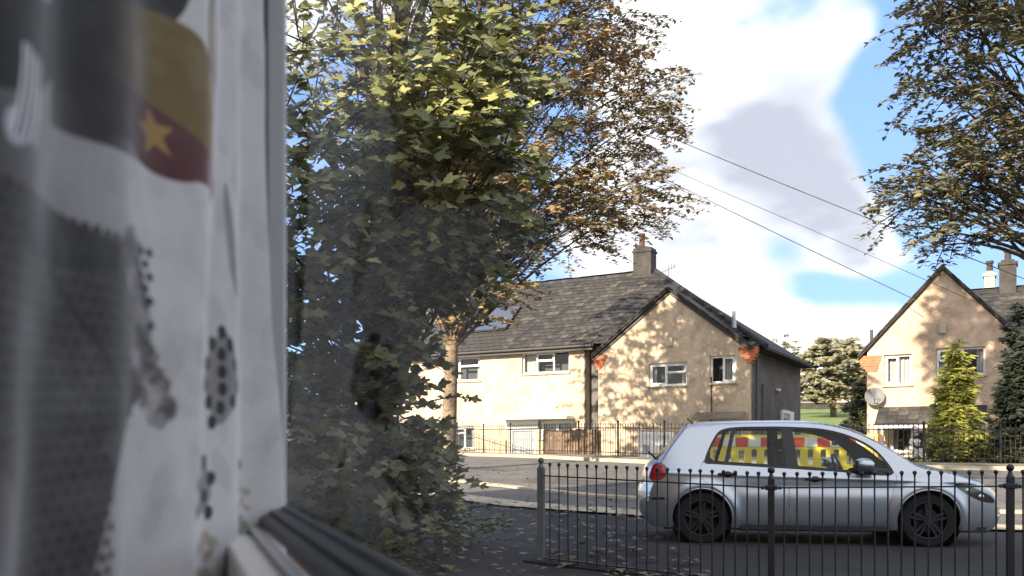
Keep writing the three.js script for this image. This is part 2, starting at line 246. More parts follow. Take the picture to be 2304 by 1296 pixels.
// ------------------------------------------------------------------ left house: long block with a hipped right end and a gabled front wing
{
  const H = thing('rendered_house', 'cream rendered house with a gabled wing and one chimney, left of the gap', 'house', [3.5155, 0.86, -36.43], -29.4 * Math.PI / 180);
  const g0 = 0.98, Y = y => y + g0;              // heights below are relative to the yard; the house stands lower
  const w1 = [2.2, 3.77, Y(1.93), Y(2.83)], w2 = [4.68, 5.66, Y(1.96), Y(3.0)], gf = [4.3, 5.94, Y(-0.6), Y(0.55)], gate = [1.0, 1.9, 0, 0];
  obj('wall', wallShape([[0.02, -0.3], [6.2, -0.3], [6.2, Y(3.34)], [3.06, Y(5.62)], [0.02, Y(3.34)]], [w1, w2, gf], 0), M.render, H);
  const m1 = [-3.72, -1.44, Y(2.68), Y(3.62)], m0 = [-7.62, -5.85, Y(2.5), Y(3.62)], mg = [-2.85, -1.25, Y(-0.12), Y(0.66)], md = [-4.30, -3.05, -0.05, Y(0.30)], m2 = [-7.9, -6.15, Y(-0.55), Y(0.46)];
  obj('wall', wallShape([[-13, -0.3], [-0.62, -0.3], [-0.62, Y(3.95)], [-13, Y(3.95)]], [m1, m0, mg, md, m2], -0.3), M.render, H);
  obj('wall', [box(-0.62, 0.02, -0.3, Y(3.9), -0.9, -0.6)], M.greyPaintAndShade, H);  // back of the recess: shade in the gap put into its dark colour
  obj('wall', [box(5.92, 6.2, -0.3, Y(3.3), -9.2, -0.281)], M.shadedRender, H);  // right side wall: its shade is put into a greyer render
  obj('wall', [box(-13.2, -13, -0.3, Y(3.9), -8.8, -0.3), box(-13, 5.92, -0.3, Y(3.6), -9.2, -8.95)], M.renderPink, H);
  // roof: main slopes, hip, wing
  const e = Y(3.78), r = Y(7.4), E1 = [-13.4, e, 0.0], E2 = [-0.2, e, 0.0], C1 = [6.75, Y(3.30), -0.25], R1 = [-13.4, r, -4.3], R2 = [0.9, r, -4.3], B1 = [-13.4, e, -9.4], B2 = [6.75, Y(3.30), -9.4];
  const roof = obj('roof', [tris([...quad(E1, E2, R2, R1), [E2, C1, R2], [C1, B2, R2], ...quad(B1, R1, R2, B2), [E1, R1, B1], ...quad([-13.4, e - 0.1, 0], [-0.2, e - 0.1, 0], E2, E1), ...quad(C1, [6.75, Y(3.2), -0.25], [6.75, Y(3.2), -9.4], B2), ...quad([-13.4, e - 0.1, -9.4], [-13.4, e - 0.1, 0], [6.1, e - 0.1, 0], [6.1, e - 0.1, -9.4]), ...quad([6.05, Y(3.2), -0.25], [6.75, Y(3.2), -0.25], [6.75, Y(3.2), -9.4], [6.05, Y(3.2), -9.4])])], M.slate[0], H);
  const sl = Math.hypot(4.3, r - e), uy = [0, (r - e) / sl, -4.3 / sl], nn = [0, 4.3 / sl, (r - e) / sl];
  tileField(roof, [-9.2, e + 0.005, 0.0], [1, 0, 0], uy, nn, 31, 20, 0.33, sl / 20, 71, (s, t) => { const u = -9.2 + s + 0.3, f = t / sl; const onPanel = u > -8.9 && u < -4.95 && f > 0.24 && f < 0.62; return u < mix(0.1, 0.9, f) + 0.25 && !(f < 0.3 && u > -0.1) && !(onPanel && false); }, 300, (s) => -s);
  // tiles on the strip between wing and hip
  {
    const A = V(...E2), B = V(...C1), C = V(...R2), n = B.clone().sub(A).cross(C.clone().sub(A)).normalize(), ex = V(1, 0, 0).addScaledVector(n, -n.x).normalize(), ey = n.clone().cross(ex).normalize(); if (ey.y < 0) ey.negate();
    const hip = s => 0;
    tileField(roof, A.toArray(), ex.toArray(), ey.toArray(), n.toArray(), 22, 20, 0.33, sl / 20, 73, (s, t) => { const P = A.clone().addScaledVector(ex, s + 0.2).addScaledVector(ey, t + 0.1); const f = (P.y - C1[1]) / (R2[1] - C1[1]); return P.x < mix(C1[0], R2[0], f) - 0.1 && P.x > mix(-0.2, 0.9, clamp((P.y - E2[1]) / (R2[1] - E2[1]))); }, 0);
  }
  const ridge = []; for (let i = 0; i < 31; i++) { const q = new THREE.CylinderGeometry(0.13, 0.13, 0.45, 8, 1, false, 0, Math.PI); q.rotateZ(Math.PI / 2); q.rotateX(-Math.PI / 2); q.translate(-13.1 + i * 0.46, r - 0.03 + (hash3(i, 2, 3) - 0.5) * 0.03, -4.3); ridge.push(q); }
  for (let i = 0; i < 15; i++) { const f = (i + 0.5) / 15, P = V(...R2).lerp(V(...C1), f), d = V(...C1).sub(V(...R2)).normalize(); const q = new THREE.CylinderGeometry(0.12, 0.12, 0.56, 8); q.applyQuaternion(new THREE.Quaternion().setFromUnitVectors(V(0, 1, 0), d)); q.translate(P.x, P.y, P.z); ridge.push(q); }
  tag(obj('ridge_tiles', ridge, M.slate[2], roof), null, null, null, 'stuff');
  // wing roof with overhanging verges
  const a = Y(5.78), b = Y(3.27), wing = obj('wing_roof', [slab([[-0.22, b, 0.16], [3.06, a, 0.16], [3.06, a, -3.6], [-0.22, b, -0.7]], 0.10), slab([[3.06, a, 0.16], [6.36, b, 0.16], [6.36, b, -0.9], [3.06, a, -3.6]], 0.10)], M.slate[1], H);
  // verge: a course of tile edges with a dark board under it
  for (const s of [-1, 1]) { const vt = []; for (let i = 0; i < 17; i++) { const f = (i + 0.5) / 17, x = 3.06 + s * f * 3.28, y = mix(a, b, f) + 0.01; const q = box(-0.115, 0.115, -0.02, 0.03, -0.14, 0.14); q.rotateZ(-s * (0.652 + 0.05)); q.translate(x, y, 0.07); obj('verge_tile', q, M.slate[i % 5], wing); } }
  for (const s of [-1, 1]) { const q = box(-2.06, 2.06, -0.2, -0.1, 0.0, 0.05); q.rotateZ(-s * 0.652); q.translate(3.06 + s * 1.64, (a + b) / 2 + 0.0, 0.005); obj('barge_board', q, M.fascia, H); }
  // gutters, pipes, corbels
  obj('gutter', [tube([[-13.3, e - 0.08, 0.07], [-0.25, e - 0.08, 0.07]], 0.06), box(-13.3, -0.25, e - 0.24, e - 0.1, -0.05, 0.0)], M.fascia, H);
  obj('downpipe', [tube([[-0.66, e - 0.1, -0.22], [-0.66, -0.2, -0.22]], 0.045, 1, 8), tube([[-0.66, e - 0.05, 0.05], [-0.66, e - 0.35, -0.22]], 0.045, 1, 8)], M.pipe, H);
  obj('side_pipe', [tube([[6.3, Y(2.9), -0.8], [6.3, -0.2, -0.8]], 0.05, 1, 8), tube([[6.3, Y(2.0), -1.7], [6.3, -0.2, -1.7]], 0.045, 1, 8)], M.ironGrey, H);
  for (const s of [-1, 1]) { // stepped brick corbel carrying the eaves at each end of the gable
    const x0 = s < 0 ? 0.02 : 6.2, steps = 6;
    for (let i = 0; i < steps; i++) { const y1 = Y(3.28) - i * 0.1, w = 0.30 - i * i * 0.009, inn = 0.42 - i * 0.06; const q = s < 0 ? box(x0 - w * 0.75, x0 + inn, y1 - 0.094, y1, -0.22, 0.03 + (i % 2) * 0.004) : box(x0 - inn, x0 + w, y1 - 0.094, y1, -0.3, 0.03 + (i % 2) * 0.004); tag(obj('corbel_brick', q, M.brick, H)); }
  }
  houseWindow(H, ...w1, 0, [{ w: 0.44, sash: true }, { w: 0.56, split: 0.42 }]);
  houseWindow(H, ...w2, 0, [{ w: 0.52 }, { w: 0.48, sash: true, net: true }]);
  houseWindow(H, ...gf, 0, [{ w: 0.3 }, { w: 0.4, split: 0.3 }, { w: 0.3 }]);
  obj('canopy', [slab([[4.15, Y(0.62), 0.6], [6.05, Y(0.62), 0.6], [6.05, Y(0.86), 0.005], [4.15, Y(0.86), 0.005]], 0.07)], M.pave, H);
  houseWindow(H, ...m1, -0.3, [{ w: 0.29, net: true }, { w: 0.38, split: 0.42 }, { w: 0.33 }]);
  houseWindow(H, ...m0, -0.3, [{ w: 0.35, sash: true }, { w: 0.65, split: 0.4 }]);
  houseWindow(H, ...mg, -0.3, [{ w: 0.5, net: true, sash: true }, { w: 0.5, net: true, sash: true }]);
  houseWindow(H, ...m2, -0.3, [{ w: 0.3 }, { w: 0.4, split: 0.3 }, { w: 0.3 }]);
  // white porch canopy over a grey door
  obj('porch_canopy', [box(-4.5, -1.22, Y(0.70), Y(0.84), -0.3, 0.45, 0.02), box(-4.5, -2.9, Y(0.33), Y(0.70), -0.29, -0.2, 0.01)], M.upvc, H);
  const door = obj('door', [box(-4.2, -3.15, 0, Y(0.24), -0.46, -0.4)], M.upvcGrey, H); obj('door_frame', [box(-4.3, -4.2, -0.05, Y(0.3), -0.48, -0.33), box(-3.15, -3.05, -0.05, Y(0.3), -0.48, -0.33), box(-4.2, -3.15, Y(0.24), Y(0.3), -0.48, -0.33)], M.upvc, door); obj('door_panel', [box(-4.05, -3.3, 0.15, 0.75, -0.4, -0.385, 0.005), box(-4.05, -3.3, 0.85, Y(0.12), -0.4, -0.385, 0.005)], M.upvcGrey, door); obj('handle', box(-3.28, -3.25, 0.75, 0.9, -0.4, -0.35, 0.005), M.alu, door);
  // side entrance with a pale door and a lamp
  const sd = obj('side_door', box(6.2, 6.24, 0, Y(0.98), -6.6, -5.3), M.upvcGrey, H); obj('door_frame', [box(6.2, 6.29, 0, Y(1.1), -7.4, -6.6), box(6.2, 6.29, 0, Y(1.1), -5.3, -5.1), box(6.2, 6.29, Y(0.98), Y(1.12), -6.6, -5.3)], M.upvc, sd); obj('door_panel', [box(6.24, 6.26, 1.1, 1.75, -6.3, -5.6)], M.pane, sd);
  obj('wall_lamp', [box(6.2, 6.34, Y(1.86), Y(1.96), -4.6, -4.2, 0.03)], M.upvc, H);
  obj('vent_box', [box(2.98, 3.22, Y(3.47), Y(3.8), 0, 0.12, 0.015)], M.concrete, H);
  obj('meter_pipe', [tube([[4.75, Y(2.2), 0.02], [4.75, -0.1, 0.02]], 0.03, 1, 6)], M.pipe, H);
  // chimney with pot
  const ch = obj('chimney', [box(-0.05, 0.80, Y(6.7), Y(8.45), -4.7, -4.0, 0.02), slab([[0.03, Y(8.62), -4.03], [0.72, Y(8.46), -4.03], [0.72, Y(8.46), -4.66], [0.03, Y(8.62), -4.66]], 0.17), box(-0.09, 0.84, Y(8.24), Y(8.34), -4.74, -3.96, 0.02)], M.chimney, H);
  obj('chimney_pot', [cyl(0.24, Y(8.5), Y(9.12), -4.35, 0.14, 0.11, 14), cyl(0.24, Y(9.05), Y(9.15), -4.35, 0.15, 0.15, 14)], M.terracotta, ch);
  obj('lead_flashing', [box(-0.09, 0.84, Y(7.02), Y(7.16), -3.99, -3.95)], M.greyPaintAndShade, ch);
  const ae = obj('aerial', [tube([[1.75, Y(6.6), -3.6], [1.75, Y(7.35), -3.6]], 0.016), tube([[1.3, Y(7.2), -3.9], [2.2, Y(7.32), -3.3]], 0.012)], M.ironGrey, H); obj('aerial_element', [0, 1, 2, 3, 4].map(i => tube([[1.4 + i * 0.18, Y(7.10 + i * 0.024), -3.83 + i * 0.12], [1.4 + i * 0.18, Y(7.36 + i * 0.024), -3.83 + i * 0.12]], 0.008)), M.ironGrey, ae);
  obj('flue', [cyl(5.45, Y(4.2), Y(4.75), -0.6, 0.07, 0.07), cyl(5.45, Y(4.1), Y(4.4), -0.6, 0.1, 0.1)], M.alu, H);
  // two solar panels on the long slope
  for (let i = 0; i < 2; i++) { const u0 = -8.75 + i * 1.92, P = (u, f) => [u, mix(e, r, f) + 0.115, mix(0, -4.3, f) + 0.09]; const pn = obj('solar_panel', [slab([P(u0, 0.26), P(u0 + 1.86, 0.26), P(u0 + 1.86, 0.60), P(u0, 0.60)], 0.04)], M.solar, H); obj('panel_rail', [tube([P(u0, 0.26), P(u0 + 1.86, 0.26)], 0.022, 1, 5), tube([P(u0, 0.6), P(u0 + 1.86, 0.6)], 0.022, 1, 5), tube([P(u0 + 1.86, 0.26), P(u0 + 1.86, 0.6)], 0.018, 1, 5)], M.iron, pn); }
}
// ------------------------------------------------------------------ right house: gabled wing with a porch, cross wing behind
{
  const H = thing('rendered_house', 'pink beige rendered house with a steep gable and a porch, at the right edge', 'house', [13.0, 0.87, -32.8], -29.4 * Math.PI / 180);
  const g0 = 0.8, Y = y => y + g0, w1 = [0.67, 1.6, Y(1.93), Y(3.04)], w2 = [2.4, 3.95, Y(2.2), Y(3.18)], gf = [0.9, 2.3, Y(-0.5), Y(0.5)];
  obj('wall', wallShape([[0.1, -0.3], [5.1, -0.3], [5.1, Y(3.2)], [2.6, Y(5.95)], [0.1, Y(3.2)]], [w1, w2, gf], 0), M.renderPink, H);
  obj('wall', [box(0.1, 0.38, -0.3, Y(3.1), -9, -0.281), box(5.1, 16, -0.3, Y(3.0), -2.6, -2.3), box(4.82, 5.1, -0.3, Y(3.1), -2.3, -0.281), box(0.38, 16, -0.3, Y(3.0), -9, -8.7)], M.renderPink, H);
  const a = Y(6.08), b = Y(3.02);
  const wing = obj('roof', [slab([[-0.2, b, 0.15], [2.6, a, 0.15], [2.6, a, -9.2], [-0.2, b, -9.2]], 0.1), slab([[2.6, a, 0.15], [5.4, b, 0.15], [5.4, b, -9.2], [2.6, a, -9.2]], 0.1)], M.slate[1], H);
  for (const s of [-1, 1]) for (let i = 0; i < 17; i++) { const f = (i + 0.5) / 17; const q = box(-0.125, 0.125, -0.02, 0.035, -0.14, 0.14); q.rotateZ(-s * 0.86); q.translate(2.6 + s * f * 2.8, mix(a, b, f) + 0.01, 0.06); obj('verge_tile', q, M.slate[i % 5], wing); }
  const cr = Y(5.98), ce = Y(3.1), cross = obj('cross_roof', [slab([[3.0, ce, -1.9], [16.2, ce, -1.9], [16.2, cr, -5.4], [3.0, cr, -5.4]], 0.12), slab([[3.0, cr, -5.4], [16.2, cr, -5.4], [16.2, ce, -9.2], [3.0, ce, -9.2]], 0.12)], M.slate[2], H);
  const sl = Math.hypot(3.5, cr - ce); tileField(cross, [3.6, ce, -1.9], [1, 0, 0], [0, (cr - ce) / sl, -3.5 / sl], [0, 3.5 / sl, (cr - ce) / sl], 14, 15, 0.33, sl / 15, 81, (s, t) => t / sl > 0.25, 200, (s, t) => -t);
  const rd = []; for (let i = 0; i < 26; i++) { const q = new THREE.CylinderGeometry(0.12, 0.12, 0.45, 8, 1, false, 0, Math.PI); q.rotateZ(Math.PI / 2); q.rotateX(-Math.PI / 2); q.translate(3.5 + i * 0.46, cr - 0.03, -5.4); rd.push(q); } tag(obj('ridge_tiles', rd, M.slate[3], cross), null, null, null, 'stuff');
  for (const s of [-1, 1]) for (let i = 0; i < 6; i++) { const x0 = s < 0 ? 0.1 : 5.1, y1 = Y(3.04) - i * 0.1, w = 0.28 - i * i * 0.009, inn = 0.5 - i * 0.03; const q = s < 0 ? box(x0 - w, x0 + inn, y1 - 0.094, y1, -0.3, 0.03 + (i % 2) * 0.004) : box(x0 - inn, x0 + w, y1 - 0.094, y1, -0.22, 0.03 + (i % 2) * 0.004); obj('corbel_brick', q, M.brick, H); }
  houseWindow(H, ...w1, 0, [{ w: 0.5, sash: true, net: true }, { w: 0.5, net: true }]);
  houseWindow(H, ...w2, 0, [{ w: 0.55, split: 0.45 }, { w: 0.45 }]);
  houseWindow(H, ...gf, 0, [{ w: 0.5 }, { w: 0.5 }]);
  obj('vent_box', [box(2.5, 2.72, Y(3.7), Y(4.08), 0, 0.12, 0.015)], M.concrete, H);
  obj('flue', [cyl(0.18, Y(3.35), Y(4.05), -0.5, 0.055, 0.055)], M.pipe, H);
  obj('downpipe', [tube([[0.05, Y(3.0), -0.35], [0.05, -0.2, -0.35]], 0.04, 1, 8)], M.pipe, H);
  // porch: lean-to roof, white fascia, white post
  const P = obj('porch_roof', [slab([[0.5, Y(0.5), 1.22], [4.0, Y(0.5), 1.22], [4.0, Y(1.12), 0.0], [0.5, Y(1.12), 0.0]], 0.05)], M.slate[4], H);
  for (let i = 0; i < 10; i++) for (let j = 0; j < 4; j++) { const q = box(-0.17, 0.17, 0, 0.02, -0.2, 0.2); q.rotateX(0.47 - 0.03); q.translate(0.68 + i * 0.35, Y(1.12) - (j + 0.5) / 4 * 0.62 + 0.005, (j + 0.5) / 4 * 1.22); obj('porch_tile', q, M.slate[(i * 3 + j * 2) % 5], P); }
  obj('porch_fascia', [box(0.46, 4.04, Y(0.34), Y(0.485), 1.16, 1.2, 0.008)], M.upvc, H);
  obj('porch_post', [box(3.22, 3.42, -0.1, Y(0.34), 1.0, 1.14, 0.015)], M.upvc, H);
  obj('porch_post', [box(0.56, 0.68, -0.1, Y(0.34), 1.0, 1.14, 0.015)], M.greyPaintAndShade, H);
  obj('door', [box(2.75, 3.65, 0, Y(0.3), 0.0, 0.05)], M.fascia, H);
  // chimneys on the cross wing
  for (const [x, w, h, z, mat] of [[4.6, 0.6, 1.1, -5.4, M.chimney], [3.95, 0.38, 0.85, -6.2, M.render]]) { const c = obj('chimney', [box(x - w / 2, x + w / 2, cr - 0.6, cr + h - 0.1, z - 0.32, z + 0.32, 0.02), box(x - w / 2 - 0.05, x + w / 2 + 0.05, cr + h - 0.22, cr + h - 0.1, z - 0.37, z + 0.37, 0.015), box(x - w / 2 + 0.06, x + w / 2 - 0.06, cr + h - 0.1, cr + h, z - 0.26, z + 0.26, 0.03)], mat, H); obj('chimney_pot', [cyl(x, cr + h, cr + h + 0.42, z, 0.13, 0.1, 12), cyl(x, cr + h + 0.34, cr + h + 0.44, z, 0.15, 0.15, 12)], M.chimney, c); }
}
// ------------------------------------------------------------------ far railings in front of the houses
function farRailing(pts, label) {
  const t = thing('iron_railing', label, 'railing', [0, 0, 0], 0, null);
  const seg = []; let L = 0; for (let i = 0; i < pts.length - 1; i++) { const l = Math.hypot(pts[i + 1][0] - pts[i][0], pts[i + 1][1] - pts[i][1]); seg.push([L, l]); L += l; }
  const at = s => { let i = seg.findIndex(([a, l]) => s <= a + l); if (i < 0) i = seg.length - 1; const f = (s - seg[i][0]) / seg[i][1]; const x = mix(pts[i][0], pts[i + 1][0], f), z = mix(pts[i][1], pts[i + 1][1], f); return [x, hY(z) + 0.11, -z]; };
  const bar = merge([new THREE.CylinderGeometry(0.011, 0.011, 1.1, 6).translate(0, 0.55, 0), new THREE.SphereGeometry(0.026, 8, 6).translate(0, 1.12, 0)]);
  const n = Math.floor(L / 0.14);
  for (let i = 0; i <= n; i++) { const b = obj('bar', bar, M.iron, t); b.position.set(...at(i * 0.14)); }
  for (let s = 0; s < L - 0.5; s += 2.1) { const p = at(s), q = at(Math.min(L, s + 2.1)); for (const y of [0.12, 0.98]) obj('rail', tube([[p[0], p[1] + y, p[2]], [q[0], q[1] + y, q[2]]], 0.016, 1, 5), M.iron, t); const po = obj('post', [box(-0.03, 0.03, 0, 1.16, -0.03, 0.03, 0.006), new THREE.SphereGeometry(0.045, 10, 8).translate(0, 1.2, 0)], M.iron, t); po.position.set(p[0], p[1], p[2] + 0.03); }
}
farRailing(deep([[-3.6, 28.3], [-2.84, 27.5], [-0.97, 25.7], [1.18, 23.4], [3.13, 21.9], [4.2, 20.7], [5.8, 19.7], [7.4, 19.35]]), 'black iron railing before the left house, beyond the road');
farRailing(deep([[10.4, 18.8], [11.5, 18.6], [15.1, 18], [18.6, 17.4]]), 'black iron railing in front of the right house and the conifers');
{ // timber boards behind the left railing
  const t = thing('timber_fence', 'brown vertical board fence behind the left railing below the white window', 'fence'), a = [1.2, 34.4], b = [3.25, 32.4], L = Math.hypot(b[0] - a[0], b[1] - a[1]), n = Math.round(L / 0.135), ry = Math.atan2(b[1] - a[1], b[0] - a[0]);
  const brd = [0.98, 1.0, 1.03].map(h => box(-0.06, 0.06, 0, h, -0.011, 0.011, 0.004)), wood = [[0.16, 0.105, 0.065], [0.20, 0.14, 0.09], [0.13, 0.09, 0.06]].map((c, i) => grainy(c, 0.6, { f: 5, amp: 0.6, coarse: 0.5, size: 128, seed: 90 + i }));
  for (let i = 0; i < n; i++) { const f = (i + 0.5) / n, x = mix(a[0], b[0], f), z = mix(a[1], b[1], f), q = obj('board', brd[Math.floor(hash3(i, 1, 2) * 3)], wood[Math.floor(hash3(i, 4, 2) * 3)], t); q.position.set(x, hY(z) + 0.02, -z); q.rotation.y = ry; q.rotation.z = (hash3(i, 7, 2) - 0.5) * 0.02; }
  for (const y of [0.25, 0.8]) obj('rail', tube([[a[0], hY(a[1]) + y, -a[1] - 0.04], [b[0], hY(b[1]) + y, -b[1] - 0.04]], 0.03, 1, 5), wood[2], t);
}
{ // white gate leaves behind the left railing
  const t = thing('garden_gate', 'white garden gate with cut out panels behind the left railing', 'gate', [4.30, hY(30) + 0.11, -30.5], 0.5);
  for (const [x, w] of [[0.05, 0.62], [0.75, 0.8]]) {
    const s = new THREE.Shape([[x, 0], [x + w, 0], [x + w, 0.86], [x, 0.86]].map(p => new THREE.Vector2(...p)));
    for (let i = 0; i < 4; i++) { const a = x + 0.12 + i * (w - 0.24) / 4; s.holes.push(new THREE.Path([[a, 0.60], [a, 0.76], [a + (w - 0.24) / 4 - 0.05, 0.76], [a + (w - 0.24) / 4 - 0.05, 0.60]].map(p => new THREE.Vector2(...p)))); }
    s.holes.push(new THREE.Path([[x + 0.15, 0.08], [x + 0.15, 0.42], [x + w - 0.15, 0.42], [x + w - 0.15, 0.08]].map(p => new THREE.Vector2(...p))));
    const leaf = obj('gate_leaf', metric(new THREE.ExtrudeGeometry(s, { depth: 0.04, bevelEnabled: true, bevelSize: 0.006, bevelThickness: 0.006, bevelSegments: 1 })), M.upvc, t);
    obj('panel', box(x + 0.22, x + w - 0.22, 0.08, 0.42, 0.0, 0.02), M.upvcGrey, leaf);
  }
}
// ------------------------------------------------------------------ near railing across the yard
{
  const t = thing('iron_railing', 'black iron railing with ball tops in front of the silver hatchback', 'railing');
  const posts = [[0.31, 9.47, 0], [2.35, 8.06, -0.07], [4.31, 7.69, -0.04], [6.3, 7.6, -0.02]];
  const bar = merge([new THREE.CylinderGeometry(0.0075, 0.0075, 1.08, 8).translate(0, 0.55, 0), new THREE.SphereGeometry(0.019, 10, 8).translate(0, 1.10, 0), new THREE.CylinderGeometry(0.012, 0.0085, 0.02, 8).translate(0, 1.078, 0)]);
  posts.forEach(([x, z, dy], k) => {
    const r = k ? 0.03 : 0.036, p = obj('post', [box(-r, r, 0, 1.06, -r, r, 0.006), new THREE.CylinderGeometry(0.012, r * 0.95, 0.05, 10).translate(0, 1.085, 0), new THREE.SphereGeometry(0.033, 14, 10).translate(0, 1.135, 0)], k ? M.iron : M.ironGrey, t); p.position.set(x, dy, -z); p.rotation.y = -0.3;
    if (k) obj('clamp', [box(-0.055, 0.055, 0.955, 1.0, -0.042, 0.042, 0.01), new THREE.SphereGeometry(0.017, 8, 6).translate(-0.075, 0.975, 0), new THREE.SphereGeometry(0.017, 8, 6).translate(0.075, 0.975, 0)], M.iron, p);
  });
  for (let k = 0; k < 3; k++) {
    const [xa, za, ya] = posts[k], [xb, zb, yb] = posts[k + 1], L = Math.hypot(xb - xa, zb - za), n = Math.round(L / 0.112);
    for (let i = 1; i < n; i++) { const f = i / n, b = obj('bar', bar, M.iron, t); b.position.set(mix(xa, xb, f), mix(ya, yb, f), -mix(za, zb, f)); b.rotation.set((hash3(i, k, 5) - 0.5) * 0.012, i, (hash3(i, k, 6) - 0.5) * 0.014); }
    for (const y of [0.1, 0.975]) obj('rail', box(-L / 2, L / 2, y - 0.007, y + 0.007, -0.016, 0.016, 0.003).rotateZ(Math.atan2(yb - ya, L)).rotateY(Math.atan2(zb - za, xb - xa)).translate((xa + xb) / 2, (ya + yb) / 2, -(za + zb) / 2), M.iron, t);
  }
}
// ------------------------------------------------------------------ silver hatchback
{
  const T = thing('hatchback_car', 'silver five door hatchback parked side on behind the near railing', 'car', [1.788, 0.1, -11.775], -8.5 * Math.PI / 180);
  const paint = new THREE.MeshPhysicalMaterial({ color: new THREE.Color(0.46, 0.49, 0.54), metalness: 0.8, roughness: 0.3, clearcoat: 0.8, clearcoatRoughness: 0.06 });
  const black = std([0.012, 0.012, 0.014], 0.5), tint = new THREE.MeshPhysicalMaterial({ color: new THREE.Color(0.12, 0.13, 0.13), transmission: 1, thickness: 0, roughness: 0, ior: 1.5, specularIntensity: 0.6 }), rubber = std([0.009, 0.009, 0.010], 0.9), gloss = new THREE.MeshPhysicalMaterial({ color: new THREE.Color(0.012, 0.012, 0.013), roughness: 0.12, clearcoat: 1 }), cloth = std([0.012, 0.012, 0.014], 0.95);
  const glass = new THREE.MeshPhysicalMaterial({ color: new THREE.Color(0.82, 0.85, 0.83), transmission: 1, thickness: 0, roughness: 0, ior: 1.5, specularIntensity: 0.6 });
  const red = new THREE.MeshPhysicalMaterial({ color: new THREE.Color(0.30, 0.012, 0.014), roughness: 0.12, clearcoat: 1 }), lens = new THREE.MeshPhysicalMaterial({ color: new THREE.Color(0.55, 0.56, 0.58), roughness: 0.08, metalness: 0.7, clearcoat: 1 }), rimM = std([0.009, 0.009, 0.01], 0.6);
  const smooth = (pts, n, closed = false) => { const c = new THREE.CatmullRomCurve3(pts.map(p => V(p[0], p[1], 0)), closed, 'centripetal'); return c.getSpacedPoints(n).slice(0, closed ? n : n + 1).map(p => [p.x, p.y]); };
  const WR = [0.66, 0.315], WF = [3.27, 0.315], AR = 0.365;
  const top = smooth([[0.10, 0.20], [0.045, 0.30], [0.015, 0.42], [0.0, 0.55], [0.02, 0.66], [0.05, 0.72], [0.055, 0.80], [0.085, 0.93], [0.15, 1.03], [0.31, 1.25], [0.43, 1.405], [0.48, 1.458], [0.60, 1.475], [0.95, 1.489], [1.4, 1.495], [1.8, 1.493], [2.14, 1.474], [2.42, 1.412], [2.68, 1.29], [2.93, 1.13], [3.12, 0.99], [3.22, 0.95], [3.42, 0.905], [3.65, 0.84], [3.88, 0.765], [4.02, 0.69], [4.09, 0.60], [4.13, 0.48], [4.14, 0.36], [4.10, 0.26], [4.02, 0.19]], 150);
  const arc = (c, a0, a1, n = 26) => { const o = []; for (let i = 0; i <= n; i++) { const a = mix(a0, a1, i / n); o.push([c[0] + Math.cos(a) * AR, c[1] + Math.sin(a) * AR]); } return o; };
  const da = Math.asin((0.315 - 0.2) / AR);
  const outline = [...top, ...arc(WF, -da, Math.PI + da), ...arc(WR, -da, Math.PI + da)];
  const dlo = smooth([[0.69, 0.985], [0.70, 1.05], [0.79, 1.25], [0.88, 1.38], [0.99, 1.42], [1.4, 1.437], [1.8, 1.43], [2.16, 1.398], [2.46, 1.305], [2.70, 1.155], [2.85, 0.95], [2.88, 0.87], [2.84, 0.848], [2.2, 0.89], [1.7, 0.92], [1.2, 0.95], [0.8, 0.975]], 110, true);
  const sd = poly => { const n = poly.length; return (x, y) => { let d = 1e9, s = 1; for (let i = 0, j = n - 1; i < n; j = i++) { const [ax, ay] = poly[i], [bx, by] = poly[j], ex = bx - ax, ey = by - ay, wx = x - ax, wy = y - ay, t = clamp((wx * ex + wy * ey) / (ex * ex + ey * ey || 1e-9)), dx = wx - ex * t, dy = wy - ey * t; d = Math.min(d, dx * dx + dy * dy); const c1 = y >= ay, c2 = y < by, c3 = ex * wy > ey * wx; if ((c1 && c2 && c3) || (!c1 && !c2 && !c3)) s = -s; } return s * Math.sqrt(d); }; };
  const SO = sd(outline), SW = sd(dlo);
  const topY = x => { let y = 0; for (let i = 1; i < top.length; i++) { const [ax, ay] = top[i - 1], [bx, by] = top[i]; if ((ax <= x && bx >= x) || (bx <= x && ax >= x)) y = Math.max(y, mix(ay, by, (x - ax) / (bx - ax || 1e-9))); } return y; };
  const table = [[0.12, 0.78], [0.2, 0.83], [0.3, 0.862], [0.45, 0.882], [0.6, 0.890], [0.75, 0.884], [0.86, 0.870], [0.95, 0.838], [1.1, 0.765], [1.25, 0.695], [1.4, 0.622], [1.52, 0.575]];
  const W0 = y => { let i = 0; while (i < table.length - 2 && table[i + 1][0] < y) i++; const a = table[Math.max(0, i - 1)][1], b = table[i][1], c = table[i + 1][1], d = table[Math.min(table.length - 1, i + 2)][1], t = clamp((y - table[i][0]) / (table[i + 1][0] - table[i][0])); return 0.5 * ((2 * b) + (c - a) * t + (2 * a - 5 * b + 4 * c - d) * t * t + (3 * b - a - 3 * c + d) * t * t * t); };
  const Wd = (x, y, d = 1) => { let w = W0(y); if (x > 3.2) w *= 1 - 0.30 * Math.pow((x - 3.2) / 0.94, 2.4); if (x < 0.55) w *= 1 - 0.15 * Math.pow((0.55 - x) / 0.55, 2.2); for (const c of [WR, WF]) { const r = Math.hypot(x - c[0], y - c[1]); w += 0.022 * Math.exp(-(((r - 0.40) / 0.06) ** 2)); } w += 0.010 * Math.exp(-(((y - (0.845 - 0.028 * (x - 1))) / 0.02) ** 2)); w -= 0.012 * Math.exp(-(((y - 0.70) / 0.07) ** 2)) * sstep(0.9, 1.3, x) * sstep(3.1, 2.7, x); const R = 0.055; if (d < R) w -= 0.05 * (1 - Math.sqrt(Math.max(0, 1 - (1 - d / R) ** 2))); return w; };
